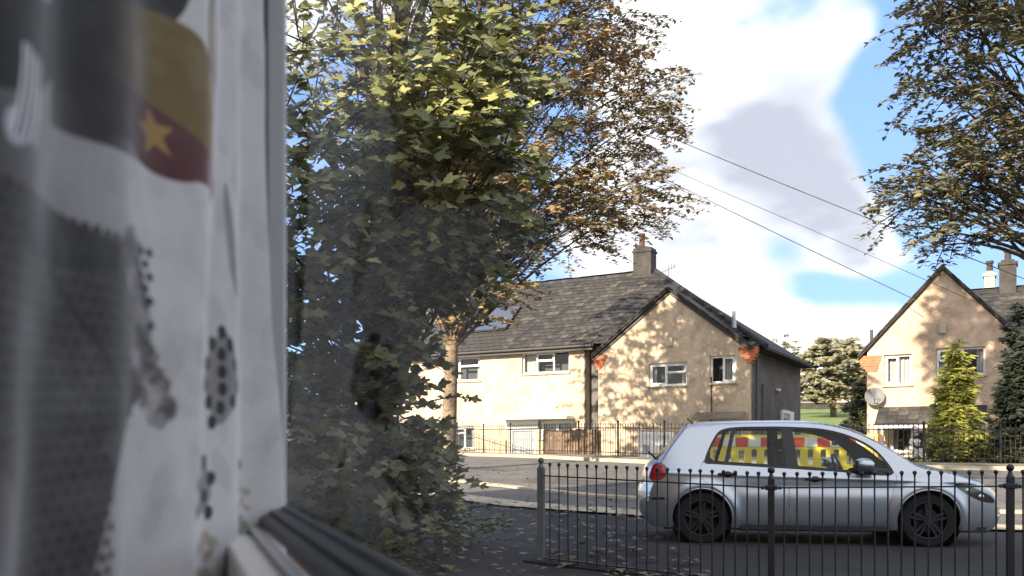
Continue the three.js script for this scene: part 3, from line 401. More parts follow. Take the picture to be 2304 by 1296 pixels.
  function panel(sdf, inset, h = 0.0145, x0 = -0.03, x1 = 4.17, y0 = 0.14, y1 = 1.52) {
    const nx = Math.ceil((x1 - x0) / h), ny = Math.ceil((y1 - y0) / h), X = [], Y = [], S = [];
    for (let j = 0; j <= ny; j++) for (let i = 0; i <= nx; i++) { let x = x0 + i * h, y = y0 + j * h, s = sdf(x, y); if (Math.abs(s) < 0.75 * h) { const e = 0.002, gx = (sdf(x + e, y) - sdf(x - e, y)) / (2 * e), gy = (sdf(x, y + e) - sdf(x, y - e)) / (2 * e), l = gx * gx + gy * gy || 1; x -= s * gx / l; y -= s * gy / l; s = 0; } X.push(x); Y.push(y); S.push(s); }
    const out = []; const map = [], pos = [[], []], nv = () => pos[0].length / 3; const id = k => { if (map[k] === undefined) { map[k] = nv(); const x = X[k], y = Y[k], d = sdf.top ? Math.max(0, topY(x) - y) : 1, w = Wd(x, y, d) - inset; pos[0].push(x, y, w); pos[1].push(x, y, -w); } return map[k]; };
    for (let j = 0; j < ny; j++) for (let i = 0; i < nx; i++) { const a = j * (nx + 1) + i, b = a + 1, c = a + nx + 2, d = a + nx + 1; if (S[a] > 1e-9 || S[b] > 1e-9 || S[c] > 1e-9 || S[d] > 1e-9) { // a corner outside: keep the triangle that lies inside, if any
        for (const [p, q, r] of [[a, b, c], [a, c, d], [a, b, d], [b, c, d]]) if (S[p] <= 1e-9 && S[q] <= 1e-9 && S[r] <= 1e-9) { out.push(id(p), id(q), id(r)); break; } continue; }
      if (S[a] === 0 && S[b] === 0 && S[c] === 0 && S[d] === 0 && sdf((X[a] + X[c]) / 2, (Y[a] + Y[c]) / 2) > 0) continue;
      out.push(id(a), id(b), id(c), id(a), id(c), id(d)); }
    return pos.map((p, k) => { const g = new THREE.BufferGeometry(); g.setAttribute('position', new THREE.Float32BufferAttribute(p, 3)); const ix = k ? out.map((v, i) => out[i - i % 3 + (2 - i % 3)]) : out; g.setIndex(ix); g.computeVertexNormals(); const u = new Float32Array(p.length / 3 * 2); for (let i = 0; i < p.length / 3; i++) { u[2 * i] = p[3 * i]; u[2 * i + 1] = p[3 * i + 1]; } g.setAttribute('uv', new THREE.BufferAttribute(u, 2)); return g; });
  }
  // door outlines
  const fd = sd(smooth([[1.70, 0.925], [1.69, 0.6], [1.70, 0.29], [1.76, 0.26], [2.3, 0.255], [2.72, 0.26], [2.79, 0.30], [2.83, 0.5], [2.88, 0.7], [2.9, 0.862], [2.6, 0.95], [2.2, 0.99], [1.9, 0.97]], 100, true)), rd = sd(smooth([[1.685, 0.925], [1.675, 0.6], [1.685, 0.29], [1.62, 0.26], [1.2, 0.26], [1.10, 0.29], [1.03, 0.45], [0.93, 0.60], [0.78, 0.71], [0.66, 0.80], [0.65, 0.95], [0.72, 1.05], [1.0, 1.05], [1.4, 1.02]], 100, true));
  const tailS = sd(smooth([[0.03, 0.79], [0.045, 0.90], [0.09, 0.975], [0.18, 0.985], [0.235, 0.94], [0.23, 0.84], [0.18, 0.785], [0.10, 0.775]], 50, true)), headS = sd(smooth([[3.54, 0.75], [3.68, 0.74], [3.88, 0.665], [4.03, 0.585], [4.065, 0.53], [3.97, 0.525], [3.80, 0.575], [3.64, 0.665]], 50, true));
  const bl = 0.262, gap = 0.0035;
  const fBody = (x, y) => Math.max(SO(x, y), -SW(x, y), -fd(x, y) + gap * 0, -rd(x, y), -tailS(x, y) , -headS(x, y)); fBody.top = true;
  const [bA, bB] = panel(fBody, 0);
  // top skin, between the two side silhouettes
  const rowsTop = top.map(([x, y], i) => { const w = Wd(x, y, 0); const roof = sstep(0.45, 0.7, x) * sstep(2.4, 1.9, x); const nose = sstep(3.4, 4.1, x), tail = sstep(0.3, 0.02, x); const crown = 0.036 * roof + 0.055 * sstep(2.7, 3.1, x) * sstep(4.0, 3.6, x) + 0.03 * sstep(2.0, 2.4, x) * sstep(3.1, 2.7, x) + 0.02 * tail; return { x, y, w, crown, bow: 0.16 * nose - 0.10 * tail + 0.05 * sstep(2.0, 2.6, x) * sstep(3.3, 2.9, x) - 0.03 * sstep(0.5, 0.25, x) }; });
  const NT = 28, topGeo = (keep, lift = 0) => { const pos = [], idx = []; const P = (i, j) => { const r = rowsTop[i], t = j / NT * 2 - 1; const k = 1 - t * t; return [r.x + r.bow * k, r.y + r.crown * k + lift, r.w * t]; }; for (let i = 0; i < rowsTop.length; i++) for (let j = 0; j <= NT; j++) pos.push(...P(i, j)); for (let i = 0; i < rowsTop.length - 1; i++) for (let j = 0; j < NT; j++) { const t = Math.abs((j + 0.5) / NT * 2 - 1); if (!keep((rowsTop[i].x + rowsTop[i + 1].x) / 2, (rowsTop[i].y + rowsTop[i + 1].y) / 2, t)) continue; const a = i * (NT + 1) + j, b = a + 1, c = a + NT + 2, d = a + NT + 1; idx.push(a, b, c, a, c, d); } const g = new THREE.BufferGeometry(); g.setAttribute('position', new THREE.Float32BufferAttribute(pos, 3)); g.setIndex(idx); g.computeVertexNormals(); g.setAttribute('uv', new THREE.BufferAttribute(new Float32Array(pos.length / 3 * 2), 2)); return g; };
  const isWS = (x, y, t) => x > 2.16 && x < 3.12 && y > 0.99 && t < 0.88, isRW = (x, y, t) => x < 0.42 && y > 1.04 && y < 1.39 && t < 0.84, isGrille = (x, y, t) => x > 3.98 && y < 0.47 && t < 0.80, isUpG = (x, y, t) => x > 3.98 && y > 0.57 && y < 0.665 && t < 0.56;
  obj('body', [bA, bB, topGeo((x, y, t) => !isWS(x, y, t) && !isRW(x, y, t) && !isGrille(x, y, t) && !isUpG(x, y, t))], paint, T);
  obj('windscreen', topGeo(isWS, -0.004), glass, T); obj('rear_window', topGeo(isRW, -0.004), tint, T); obj('grille', topGeo(isGrille, -0.012), black, T); obj('grille', topGeo(isUpG, -0.008), gloss, T);
  const doorFn = s => { const f = (x, y) => Math.max(s(x, y) + gap, -SW(x, y), SO(x, y)); return f; };
  for (const [s, x0, x1, hx] of [[fd, 1.6, 2.9, 1.88], [rd, 0.6, 1.72, 0.86]]) panel(doorFn(s), 0, 0.0145, x0, x1, 0.2, 1.06).forEach((g, k) => {
    const d = obj('door', g, paint, T), sg = k ? -1 : 1, y = hx > 1 ? 0.80 : 0.855, w = Wd(hx + 0.1, y);
    obj('handle', [new RoundedBoxGeometry(0.23, 0.034, 0.03, 3, 0.014).translate(hx + 0.1, y, sg * (w + 0.026)), new THREE.SphereGeometry(0.05, 12, 8).scale(1.3, 0.75, 0.2).translate(hx + 0.1, y - 0.002, sg * (w + 0.0))], black, d);
  });
  // dark shell behind the panel gaps, window surrounds and pillars
  const pane1 = (x, y) => Math.max(SW(x, y) + 0.028, -(x - 1.80 + (y - 0.9) * 0.08)), pane2 = (x, y) => Math.max(SW(x, y) + 0.028, x - 1.66 + (y - 0.9) * 0.08, -(x - 0.98 - (y - 1) * 0.25)), pane3 = (x, y) => Math.max(SW(x, y) + 0.028, x - 0.93 - (y - 1) * 0.25);
  const surround = (x, y) => Math.max(SW(x, y) - 0.004, -Math.min(pane1(x, y), pane2(x, y), pane3(x, y)));
  obj('window_surround', panel(surround, 0.008, 0.0145, 0.6, 3.0, 0.8, 1.5), black, T);
  const shell = (x, y) => Math.max(SO(x, y) + 0.01, -SW(x, y) - 0.01); obj('inner_shell', panel(shell, 0.035, 0.03), black, T);
  for (const p of [pane1, pane2, pane3]) for (const g of panel(p, 0.014, 0.0145, 0.6, 3.0, 0.8, 1.5)) obj('side_window', g, glass, T);
  for (const g of panel(tailS, 0.002, 0.0145, 0, 0.4, 0.7, 1.0)) obj('tail_light', g, red, T);
  for (const g of panel(headS, 0.004, 0.0145, 3.45, 4.1, 0.5, 0.86)) { const h = obj('headlight', g, gloss, T); const sg = g.attributes.position.getZ(0) > 0 ? 1 : -1; obj('lens', [new THREE.SphereGeometry(0.045, 14, 10).scale(1, 0.7, 0.5).translate(3.87, 0.60, sg * (Wd(3.87, 0.60) - 0.012)), new THREE.SphereGeometry(0.038, 14, 10).scale(1, 0.7, 0.4).translate(3.70, 0.675, sg * (Wd(3.70, 0.675) - 0.014))], lens, h); }
  // lower skirts, bumper inserts, arch lips
  for (const sg of [1, -1]) {
    obj('side_skirt', [new RoundedBoxGeometry(1.72, 0.09, 0.06, 2, 0.02).translate(1.96, 0.215, sg * 0.825)], black, T);
    obj('bumper_strip', [tube([[0.02, 0.545, sg * 0.735], [0.09, 0.55, sg * 0.80], [0.21, 0.555, sg * 0.855]], 0.015, 8, 6)], black, T);
    for (const c of [WR, WF]) { const pts = []; for (let i = 0; i <= 24; i++) { const a = mix(-0.25, Math.PI + 0.25, i / 24), x = c[0] + Math.cos(a) * AR, y = c[1] + Math.sin(a) * AR; pts.push([x, y, sg * (Wd(x, y) - 0.006)]); } obj('arch_lip', tube(pts, 0.013, 48, 6), paint, T); const lin = new THREE.CylinderGeometry(AR + 0.012, AR + 0.012, 0.34, 28, 1, true, 0, Math.PI); lin.rotateX(Math.PI / 2); lin.rotateZ(0); const q = lin.clone(); q.rotateZ(Math.PI / 2); q.translate(c[0], c[1], sg * 0.66); const r2 = lin.clone(); r2.rotateZ(-Math.PI / 2); r2.translate(c[0], c[1], sg * 0.66); obj('wheel_arch', [q.clone(), r2, new THREE.CircleGeometry(AR + 0.02, 28).translate(c[0], c[1], sg * 0.5)], black, T); }
    const m = obj('door_mirror', [new THREE.SphereGeometry(0.12, 20, 14).scale(1.0, 0.66, 0.95).translate(2.52, 0.975, sg * 0.955)], paint, T); obj('mirror_base', [new RoundedBoxGeometry(0.19, 0.07, 0.2, 3, 0.03).translate(2.56, 0.90, sg * 0.90), new RoundedBoxGeometry(0.03, 0.11, 0.17, 2, 0.01).translate(2.43, 0.97, sg * 0.955)], black, m);
  }
  obj('underbody', box(0.2, 3.95, 0.17, 0.24, -0.74, 0.74), black, T);
  obj('plate_recess', [box(0.015, 0.04, 0.58, 0.66, -0.3, 0.3, 0.004)].map(g => g.translate(-0.09, 0.12, 0)), M.upvc, T);
  const wp = obj('wiper', [tube([[0.09, 1.06, 0.0], [0.02, 1.12, 0.32]], 0.012, 1, 6)], black, T);
  obj('roof_aerial', tube([[0.62, 1.48, 0], [0.52, 1.56, 0]], 0.01, 1, 6), black, T);
  // wheels
  const tyreP = [[0.225, -0.1], [0.285, -0.102], [0.306, -0.09], [0.315, -0.06], [0.317, 0], [0.315, 0.06], [0.306, 0.09], [0.285, 0.102], [0.225, 0.1]].map(p => new THREE.Vector2(...p));
  for (const c of [WR, WF]) for (const sg of [1, -1]) {
    const w = new THREE.Group(); w.name = 'wheel'; w.position.set(c[0], 0.317, sg * 0.755); w.rotation.y = sg > 0 ? 0 : Math.PI; T.add(w);
    obj('tyre', new THREE.LatheGeometry(tyreP, 44).rotateX(Math.PI / 2), rubber, w);
    const sp = []; for (let i = 0; i < 5; i++) { const a = i / 5 * 2 * Math.PI + 0.3; for (const o of [-0.16, 0.16]) { const q = box(0.04, 0.212, -0.016, 0.016, 0.05, 0.085, 0.008); q.rotateZ(a + o * 0.6); q.translate(Math.cos(a + Math.PI / 2) * o * 0.06, Math.sin(a + Math.PI / 2) * o * 0.06, 0); sp.push(q); } }
    obj('rim', [...sp, new THREE.TorusGeometry(0.215, 0.014, 8, 40).translate(0, 0, 0.085), new THREE.CylinderGeometry(0.055, 0.06, 0.05, 20).rotateX(Math.PI / 2).translate(0, 0, 0.075), new THREE.CylinderGeometry(0.22, 0.22, 0.12, 36, 1, true).rotateX(Math.PI / 2)], rimM, w);
    obj('brake_disc', new THREE.CylinderGeometry(0.14, 0.14, 0.02, 28).rotateX(Math.PI / 2).translate(0, 0, 0.01), std([0.03, 0.03, 0.03], 0.6, 0.3), w);
  }
  // cabin
  const seat = (x, z) => { const s = obj('seat', [new RoundedBoxGeometry(0.5, 0.14, 0.5, 3, 0.05).translate(x, 0.52, z), new RoundedBoxGeometry(0.13, 0.62, 0.5, 3, 0.05).rotateZ(0.26).translate(x - 0.31, 0.83, z)], cloth, T); obj('headrest', [new RoundedBoxGeometry(0.09, 0.17, 0.27, 3, 0.04).rotateZ(0.2).translate(x - 0.42, 1.22, z), tube([[x - 0.40, 1.05, z - 0.06], [x - 0.42, 1.2, z - 0.06]], 0.008, 1, 5)], cloth, s); };
  seat(2.12, 0.36); seat(2.12, -0.36);
  obj('rear_bench', [new RoundedBoxGeometry(0.5, 0.16, 1.24, 3, 0.05).translate(1.15, 0.52, 0), new RoundedBoxGeometry(0.15, 0.58, 1.24, 3, 0.05).rotateZ(0.3).translate(0.82, 0.76, 0), new RoundedBoxGeometry(0.09, 0.15, 0.25, 3, 0.04).translate(0.74, 1.08, 0.38), new RoundedBoxGeometry(0.09, 0.15, 0.25, 3, 0.04).translate(0.74, 1.08, -0.38)], cloth, T);
  obj('dashboard', [new RoundedBoxGeometry(0.42, 0.34, 1.4, 3, 0.08).translate(2.86, 0.74, 0)], cloth, T);
  obj('steering_wheel', new THREE.TorusGeometry(0.18, 0.016, 8, 28).rotateY(Math.PI / 2).rotateZ(0.4).translate(2.5, 0.92, -0.36), black, T);
  obj('parcel_shelf', [box(0.22, 0.75, 0.93, 0.96, -0.62, 0.62), box(0.4, 2.6, 0.24, 0.3, -0.72, 0.72)], cloth, T);
  obj('headlining', topGeo((x, y, t) => x > 0.45 && x < 2.14 && y > 1.3, -0.02), std([0.02, 0.02, 0.022], 0.95), T);
  obj('inner_mirror', new RoundedBoxGeometry(0.03, 0.06, 0.22, 2, 0.02).translate(2.38, 1.24, 0), black, T);
}
// ------------------------------------------------------------------ roadwork barriers behind the car
function barrier(x, z, turn, label, col) {
  const t = thing('roadwork_barrier', label, 'barrier', [x, hY(z) + 0.045, -z], turn, 'plastic roadwork barriers standing on the road');
  const s = new THREE.Shape(); const rr = (p, x0, x1, y0, y1, r) => { p.moveTo(x0 + r, y0); p.lineTo(x1 - r, y0); p.quadraticCurveTo(x1, y0, x1, y0 + r); p.lineTo(x1, y1 - r); p.quadraticCurveTo(x1, y1, x1 - r, y1); p.lineTo(x0 + r, y1); p.quadraticCurveTo(x0, y1, x0, y1 - r); p.lineTo(x0, y0 + r); p.quadraticCurveTo(x0, y0, x0 + r, y0); return p; };
  rr(s, -0.745, 0.745, 0.1, 1.04, 0.07);
  for (let k = 0; k < 6; k++) { const x0 = -0.65 + k * 0.236; s.holes.push(rr(new THREE.Path(), x0, x0 + 0.12, 0.5, 0.79, 0.05), rr(new THREE.Path(), x0, x0 + 0.12, 0.17, 0.43, 0.05)); }
  t.scale.setScalar(1.1); obj('barrier_frame', metric(new THREE.ExtrudeGeometry(s, { depth: 0.035, bevelEnabled: true, bevelSize: 0.008, bevelThickness: 0.008, bevelSegments: 2 })), col, t);
  for (let k = 0; k < 6; k++) { const x0 = -0.70 + k * 0.235; obj(k % 2 ? 'white_panel' : 'red_panel', box(x0, x0 + 0.222, 0.83, 1.0, -0.02, 0.056, 0.006), k % 2 ? barrierWhite : barrierRed, t); }
  for (const x0 of [-0.55, 0.55]) obj('foot', [box(x0 - 0.07, x0 + 0.07, -0.04, 0.094, -0.28, 0.3, 0.02)], col, t);
}
const barrierYellow = std([0.80, 0.62, 0.03], 0.45), barrierOrange = std([0.80, 0.36, 0.03], 0.45), barrierRed = std([0.62, 0.05, 0.025], 0.35), barrierWhite = std([0.78, 0.78, 0.70], 0.35);
barrier(4.78, 18.05, 0.03, 'yellow roadwork barrier seen through the rear side window of the car', barrierYellow);
barrier(6.42, 17.98, -0.02, 'yellow roadwork barrier seen through the front side window of the car', barrierYellow);
barrier(7.66, 18.6, 1.12, 'orange roadwork barrier turned away beyond the windscreen of the car', barrierOrange);
{ // satellite dish on the right house
  const t = thing('satellite_dish', 'grey round satellite dish on the corner of the right house', 'satellite dish', [13.24, 3.19, -32.45], -0.4);
  const pr = []; for (let i = 0; i <= 10; i++) { const r = i / 10 * 0.34; pr.push(new THREE.Vector2(r, r * r * 0.55)); } for (let i = 10; i >= 0; i--) { const r = i / 10 * 0.34; pr.push(new THREE.Vector2(r, r * r * 0.55 - 0.012)); }
  obj('dish', new THREE.LatheGeometry(pr, 36).rotateX(Math.PI / 2 - 0.25), std([0.125, 0.128, 0.13], 0.6), t);
  obj('arm', [tube([[0, -0.3, 0.06], [0.0, -0.12, 0.42]], 0.013, 1, 6), tube([[0, 0, -0.02], [0, -0.05, -0.3], [0.05, -0.4, -0.45]], 0.022, 6, 6)], M.ironGrey, t); obj('receiver', new THREE.CylinderGeometry(0.03, 0.03, 0.1, 10).rotateX(Math.PI / 2 - 0.3).translate(0, -0.1, 0.42), M.iron, t);
}
// ------------------------------------------------------------------ overhead wires from the left to the right house
for (const [pts, label, r] of [
  [[[1100, 130, 30], [1530, 318, 24], [1950, 490, 20], [2350, 645, 17.5]], 'overhead wire, uppermost of the three crossing the sky', 0.014],
  [[[1100, 195, 31], [1520, 385, 26], [1890, 545, 22], [2330, 740, 19]], 'faint overhead wire, middle one of the three crossing the sky', 0.009],
  [[[1060, 190, 30], [1490, 400, 26], [1870, 585, 23], [2060, 675, 21.3]], 'overhead wire, lowest of the three, reaching the right gable', 0.014]]) {
  tag(obj('overhead_wire', tube(pts.map(([x, y, d]) => { const z = d * K; return [PX(x, z), CY - (y - 1012) / 2000 * z, -z]; }), r, 40, 6), M.wire), label, 'wire', 'overhead wires between the houses');
}
// ------------------------------------------------------------------ our own house: the wall the camera looks out of, its window, sill and curtain
{
  const turn = Math.atan2(0.937, -0.350);           // local x runs along the wall to the far left, z points outdoors
  const H = thing('terrace_house', 'shaded house the view looks out of, its white window post at the left', 'house', [0, 0, 0], turn);
  const zi = -0.02, zo = 0.1, top = 5.2, x0 = -9, x1 = 10.5, wx0 = -1.1, wx1 = 0.974, wy0 = 1.176, wy1 = 2.4;
  obj('wall', wallShape([[x0, -0.3], [x1, -0.3], [x1, top], [x0, top]], [[wx0, wx1, wy0 - 0.03, wy1]], zo, zo - zi), M.renderPink, H);
  obj('wall', [box(x0, x1, -0.3, top, -8.3, -8.0), box(x0, x0 + 0.25, -0.3, top, -8.0, zi), box(x1 - 0.25, x1, -0.3, top, -8.0, zi)], M.renderPink, H);
  obj('inner_wall', [box(x0 + 0.25, x1 - 0.25, 0.15, 0.3, -8, zi), box(x0 + 0.25, x1 - 0.25, 2.7, 2.85, -8, zi), box(-2.6, -2.5, 0.3, 2.7, -8, zi), box(2.5, 2.6, 0.3, 2.7, -8, zi), box(-2.5, 2.5, 0.3, 2.7, -4.2, -4.1)], M.plaster, H);
  const r = 8.3, gx0 = x0, gx1 = x1;
  obj('roof', [slab([[x0 - 0.2, top - 0.1, zo + 0.35], [x1 + 0.2, top - 0.1, zo + 0.35], [x1 + 0.2, r, -3.9], [x0 - 0.2, r, -3.9]], 0.15), slab([[x0 - 0.2, r, -3.9], [x1 + 0.2, r, -3.9], [x1 + 0.2, top - 0.1, -8.6], [x0 - 0.2, top - 0.1, -8.6]], 0.15)], M.slate[2], H);
  for (const x of [x0, x1 - 0.2]) { const s = new THREE.Shape([[0.3, top - 0.01], [-3.9, r - 0.16], [-8.2, top - 0.01]].map(p => new THREE.Vector2(p[0], p[1]))); const g = new THREE.ExtrudeGeometry(s, { depth: 0.2, bevelEnabled: false }); g.rotateY(-Math.PI / 2); g.translate(x + 0.2, 0, 0); obj('gable', metric(g), M.renderPink, H); }
  const W = new THREE.Group(); W.name = 'window'; H.add(W);
  const frameWhite = std([0.40, 0.41, 0.425], 0.3), frameDark = std([0.035, 0.037, 0.04], 0.5), zg = 0.094;
  obj('jamb', [box(wx1 - 0.055, wx1, wy0, wy1, 0.068, 0.1, 0.006), box(wx1 - 0.078, wx1 - 0.055, wy0 + 0.012, wy1, 0.078, 0.0985, 0.004)], frameWhite, W);
  obj('gap_shade', [box(wx1 - 0.057, wx1, wy0 + 0.002, wy1, 0.058, 0.068, 0.003)], frameDark, W);  // dark strip standing in for the shadow between curtain and frame
  obj('jamb', [box(wx0, wx0 + 0.06, wy0, wy1, 0.068, 0.1, 0.006), box(wx0 + 0.06, wx1 - 0.078, wy1 - 0.06, wy1, 0.068, 0.1, 0.006)], frameWhite, W);
  obj('bottom_rail', [box(wx0 + 0.06, wx1 - 0.078, wy0 + 0.002, wy0 + 0.014, 0.068, 0.1, 0.006), box(wx0 + 0.06, wx1 - 0.078, wy0 + 0.014, wy0 + 0.018, 0.078, 0.0985, 0.004)], frameDark, W);  // rail coloured dark for the poor light that falls on it
  obj('gasket', [box(wx0 + 0.06, wx1 - 0.078, wy0 + 0.018, wy0 + 0.0205, 0.09, 0.0975)], frameDark, W);
  obj('pane', new THREE.PlaneGeometry(wx1 - wx0 - 0.12, wy1 - wy0 - 0.06).translate((wx0 + wx1) / 2 - 0.01, (wy0 + wy1) / 2 - 0.02, zg), windowGlass, W);
  obj('sill', [box(wx0, wx1, wy0 - 0.03, wy0 - 0.002, 0.036, 0.066, 0.004)], std([0.66, 0.64, 0.60], 0.45), W);
  obj('outer_sill', [box(wx0 - 0.05, wx1 + 0.05, wy0 - 0.07, wy0 - 0.032, 0.103, 0.2, 0.01)], M.greyPaintAndShade, W);
  // bead of sealant and a strip of trim along the inner edge
  obj('trim', [box(wx0 + 0.02, wx1 - 0.02, wy0 - 0.001, wy0 + 0.004, 0.058, 0.067, 0.002)], frameWhite, W);
}
{ // printed curtain hanging in folds across the left of the window
  const CW = 704, CH = 1280, PPM = 1600, cv = document.createElement('canvas'); cv.width = CW; cv.height = CH; const c = cv.getContext('2d');
  const U0 = -0.02, D1 = 0.52, X = u => (u - U0) * PPM, SH = u => 0.1034 * (0.565 - u), Yc = (d, u = 0.2) => (D1 - d) * PPM;
  { const gr = c.createLinearGradient(X(0.17), 0, X(0.32), 0); gr.addColorStop(0, 'rgb(206,204,206)'); gr.addColorStop(1, 'rgb(74,72,74)'); c.fillStyle = gr; c.fillRect(0, 0, CW, CH); }  // darker to the left: dim grazing light painted into the cloth
  c.setTransform(1, 0.1034, 0, 1, 0, -(0.565 - U0) * 0.1034 * PPM);   // the cloth hangs a little askew
  const rng = RNG(5);
  const blob = (pts, fill) => { c.fillStyle = fill; c.beginPath(); const n = pts.length; for (let i = 0; i < n; i++) { const [a, b] = pts[i], [e, f] = pts[(i + 1) % n]; const mx = (X(a) + X(e)) / 2, my = (Yc(b) + Yc(f)) / 2; if (!i) { const [p, q] = pts[n - 1]; c.moveTo((X(p) + X(a)) / 2, (Yc(q) + Yc(b)) / 2); } c.quadraticCurveTo(X(a), Yc(b), mx, my); } c.fill(); };
  // dark top field with pale blue and silver strokes at the far left
  blob([[0.42, 0.5], [0.13, 0.5], [0.125, 0.32], [0.15, 0.23], [0.26, 0.20], [0.42, 0.2]], 'rgb(34,33,33)');
  blob([[0.42, 0.45], [0.235, 0.45], [0.24, 0.19], [0.275, 0.13], [0.42, 0.1]], 'rgb(10,10,12)');
  blob([[0.292, 0.185], [0.27, 0.182], [0.258, 0.20], [0.263, 0.225], [0.285, 0.225], [0.295, 0.2]], 'rgb(120,135,175)');
  blob([[0.297, 0.155], [0.285, 0.15], [0.279, 0.135], [0.285, 0.118], [0.296, 0.108], [0.305, 0.115], [0.298, 0.135]], 'rgb(200,202,210)');
  blob([[0.31, 0.12], [0.295, 0.121], [0.292, 0.11], [0.31, 0.1]], 'rgb(190,190,198)');
  c.lineWidth = 3; for (let i = 0; i < 9; i++) { c.strokeStyle = i % 2 ? 'rgb(20,20,24)' : 'rgb(235,235,240)'; c.beginPath(); c.moveTo(X(0.279 + i * 0.0022), Yc(0.152)); c.quadraticCurveTo(X(0.283 + i * 0.002), Yc(0.13), X(0.291 + i * 0.002), Yc(0.108)); c.stroke(); }
  // mustard dome, maroon band with a star
  blob([[0.262, 0.145], [0.25, 0.175], [0.225, 0.215], [0.19, 0.236], [0.155, 0.25], [0.125, 0.25], [0.108, 0.225], [0.104, 0.19], [0.097, 0.17], [0.145, 0.165], [0.2, 0.165]], 'rgb(112,90,40)');
  blob([[0.265, 0.14], [0.255, 0.168], [0.20, 0.181], [0.17, 0.184], [0.145, 0.178], [0.12, 0.17], [0.09, 0.166], [0.085, 0.152], [0.10, 0.142], [0.13, 0.147], [0.15, 0.138], [0.18, 0.14], [0.2, 0.15], [0.235, 0.135]], 'rgb(82,33,36)');
  blob([[0.118, 0.178], [0.098, 0.178], [0.088, 0.15], [0.104, 0.135], [0.126, 0.15]], 'rgb(126,96,100)');
  c.fillStyle = 'rgb(168,128,60)'; c.beginPath(); for (let i = 0; i < 10; i++) { const a = i / 10 * 2 * Math.PI - Math.PI / 2 + 0.25, r = (i % 2 ? 0.0075 : 0.018) * PPM; const px = X(0.168) + Math.cos(a) * r, py = Yc(0.165) + Math.sin(a) * r * 0.95; i ? c.lineTo(px, py) : c.moveTo(px, py); } c.fill();
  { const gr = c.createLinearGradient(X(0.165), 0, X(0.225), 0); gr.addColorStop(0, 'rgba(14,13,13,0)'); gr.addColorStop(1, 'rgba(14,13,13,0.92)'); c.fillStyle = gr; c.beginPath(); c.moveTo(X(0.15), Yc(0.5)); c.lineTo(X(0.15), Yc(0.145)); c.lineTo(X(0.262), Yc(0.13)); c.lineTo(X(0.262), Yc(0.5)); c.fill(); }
  // tan patch on a fold
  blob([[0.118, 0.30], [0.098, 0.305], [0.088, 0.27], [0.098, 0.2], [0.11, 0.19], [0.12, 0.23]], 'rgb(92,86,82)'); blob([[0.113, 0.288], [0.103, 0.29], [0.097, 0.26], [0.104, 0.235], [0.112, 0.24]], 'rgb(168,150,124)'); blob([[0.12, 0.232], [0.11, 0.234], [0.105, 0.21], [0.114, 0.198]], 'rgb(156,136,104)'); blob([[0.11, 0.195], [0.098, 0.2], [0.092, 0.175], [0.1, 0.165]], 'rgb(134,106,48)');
  blob([[0.07, 0.16], [0.06, 0.17], [0.045, 0.11], [0.04, 0.07], [0.055, 0.08]], 'rgb(138,136,138)');
  // grey net field
  blob([[0.42, 0.09], [0.30, 0.085], [0.27, 0.092], [0.215, 0.082], [0.19, 0.092], [0.176, 0.07], [0.17, 0.03], [0.18, -0.005], [0.205, -0.02], [0.225, -0.06], [0.25, -0.13], [0.29, -0.15], [0.285, -0.06], [0.31, -0.03], [0.42, 0.0]], 'rgb(60,58,58)');
  c.fillStyle = 'rgb(36,35,36)'; for (let i = 0; i < 26; i++) for (let j = 0; j < 28; j++) { const u = 0.172 + i * 0.0072 + (j % 2) * 0.0036, d = 0.086 - j * 0.0078; if (d < 0.02 - (u - 0.17) * 1.4 && u < 0.22) continue; if (d < -0.03 && (u < 0.225 || u > 0.285)) continue; if (u > 0.31 && d < 0) continue; c.beginPath(); c.ellipse(X(u), Yc(d), 4.3, 4.8, 0, 0, 7); c.fill(); }
  blob([[0.30, 0.08], [0.255, 0.088], [0.215, 0.08], [0.19, 0.088], [0.19, 0.075], [0.23, 0.062], [0.3, 0.06]], 'rgba(22,22,24,0.75)');
  c.strokeStyle = 'rgba(20,20,22,0.7)'; c.lineWidth = 7; c.beginPath(); c.moveTo(X(0.262), Yc(0.06)); c.quadraticCurveTo(X(0.225), Yc(0.02), X(0.203), Yc(-0.025)); c.stroke();
  // two clusters of black dots
  const dots = (list, r) => { for (const [u, d] of list) { c.fillStyle = 'rgb(14,14,16)'; c.beginPath(); c.ellipse(X(u), Yc(d), r, r * 1.12, 0, 0, 7); c.fill(); } };
  blob([[0.066, 0.048], [0.05, 0.03], [0.042, 0.0], [0.06, -0.02], [0.078, -0.035], [0.09, -0.01], [0.097, 0.01], [0.083, 0.035]], 'rgb(128,126,126)'); blob([[0.108, -0.045], [0.09, -0.06], [0.083, -0.085], [0.1, -0.1], [0.125, -0.098], [0.138, -0.08], [0.13, -0.06]], 'rgb(128,126,126)');
  dots([[0.07, 0.044], [0.082, 0.034], [0.06, 0.034], [0.071, 0.026], [0.09, 0.018], [0.052, 0.018], [0.071, 0.012], [0.094, 0.002], [0.047, 0.0], [0.071, -0.002], [0.088, -0.012], [0.058, -0.012], [0.074, -0.017], [0.084, -0.028]], 8.2);
  dots([[0.106, -0.05], [0.12, -0.058], [0.096, -0.058], [0.134, -0.07], [0.109, -0.07], [0.086, -0.072], [0.122, -0.08], [0.096, -0.084], [0.136, -0.088], [0.109, -0.092], [0.118, -0.1], [0.09, -0.098], [0.03, -0.06], [0.022, -0.07]], 8.2);
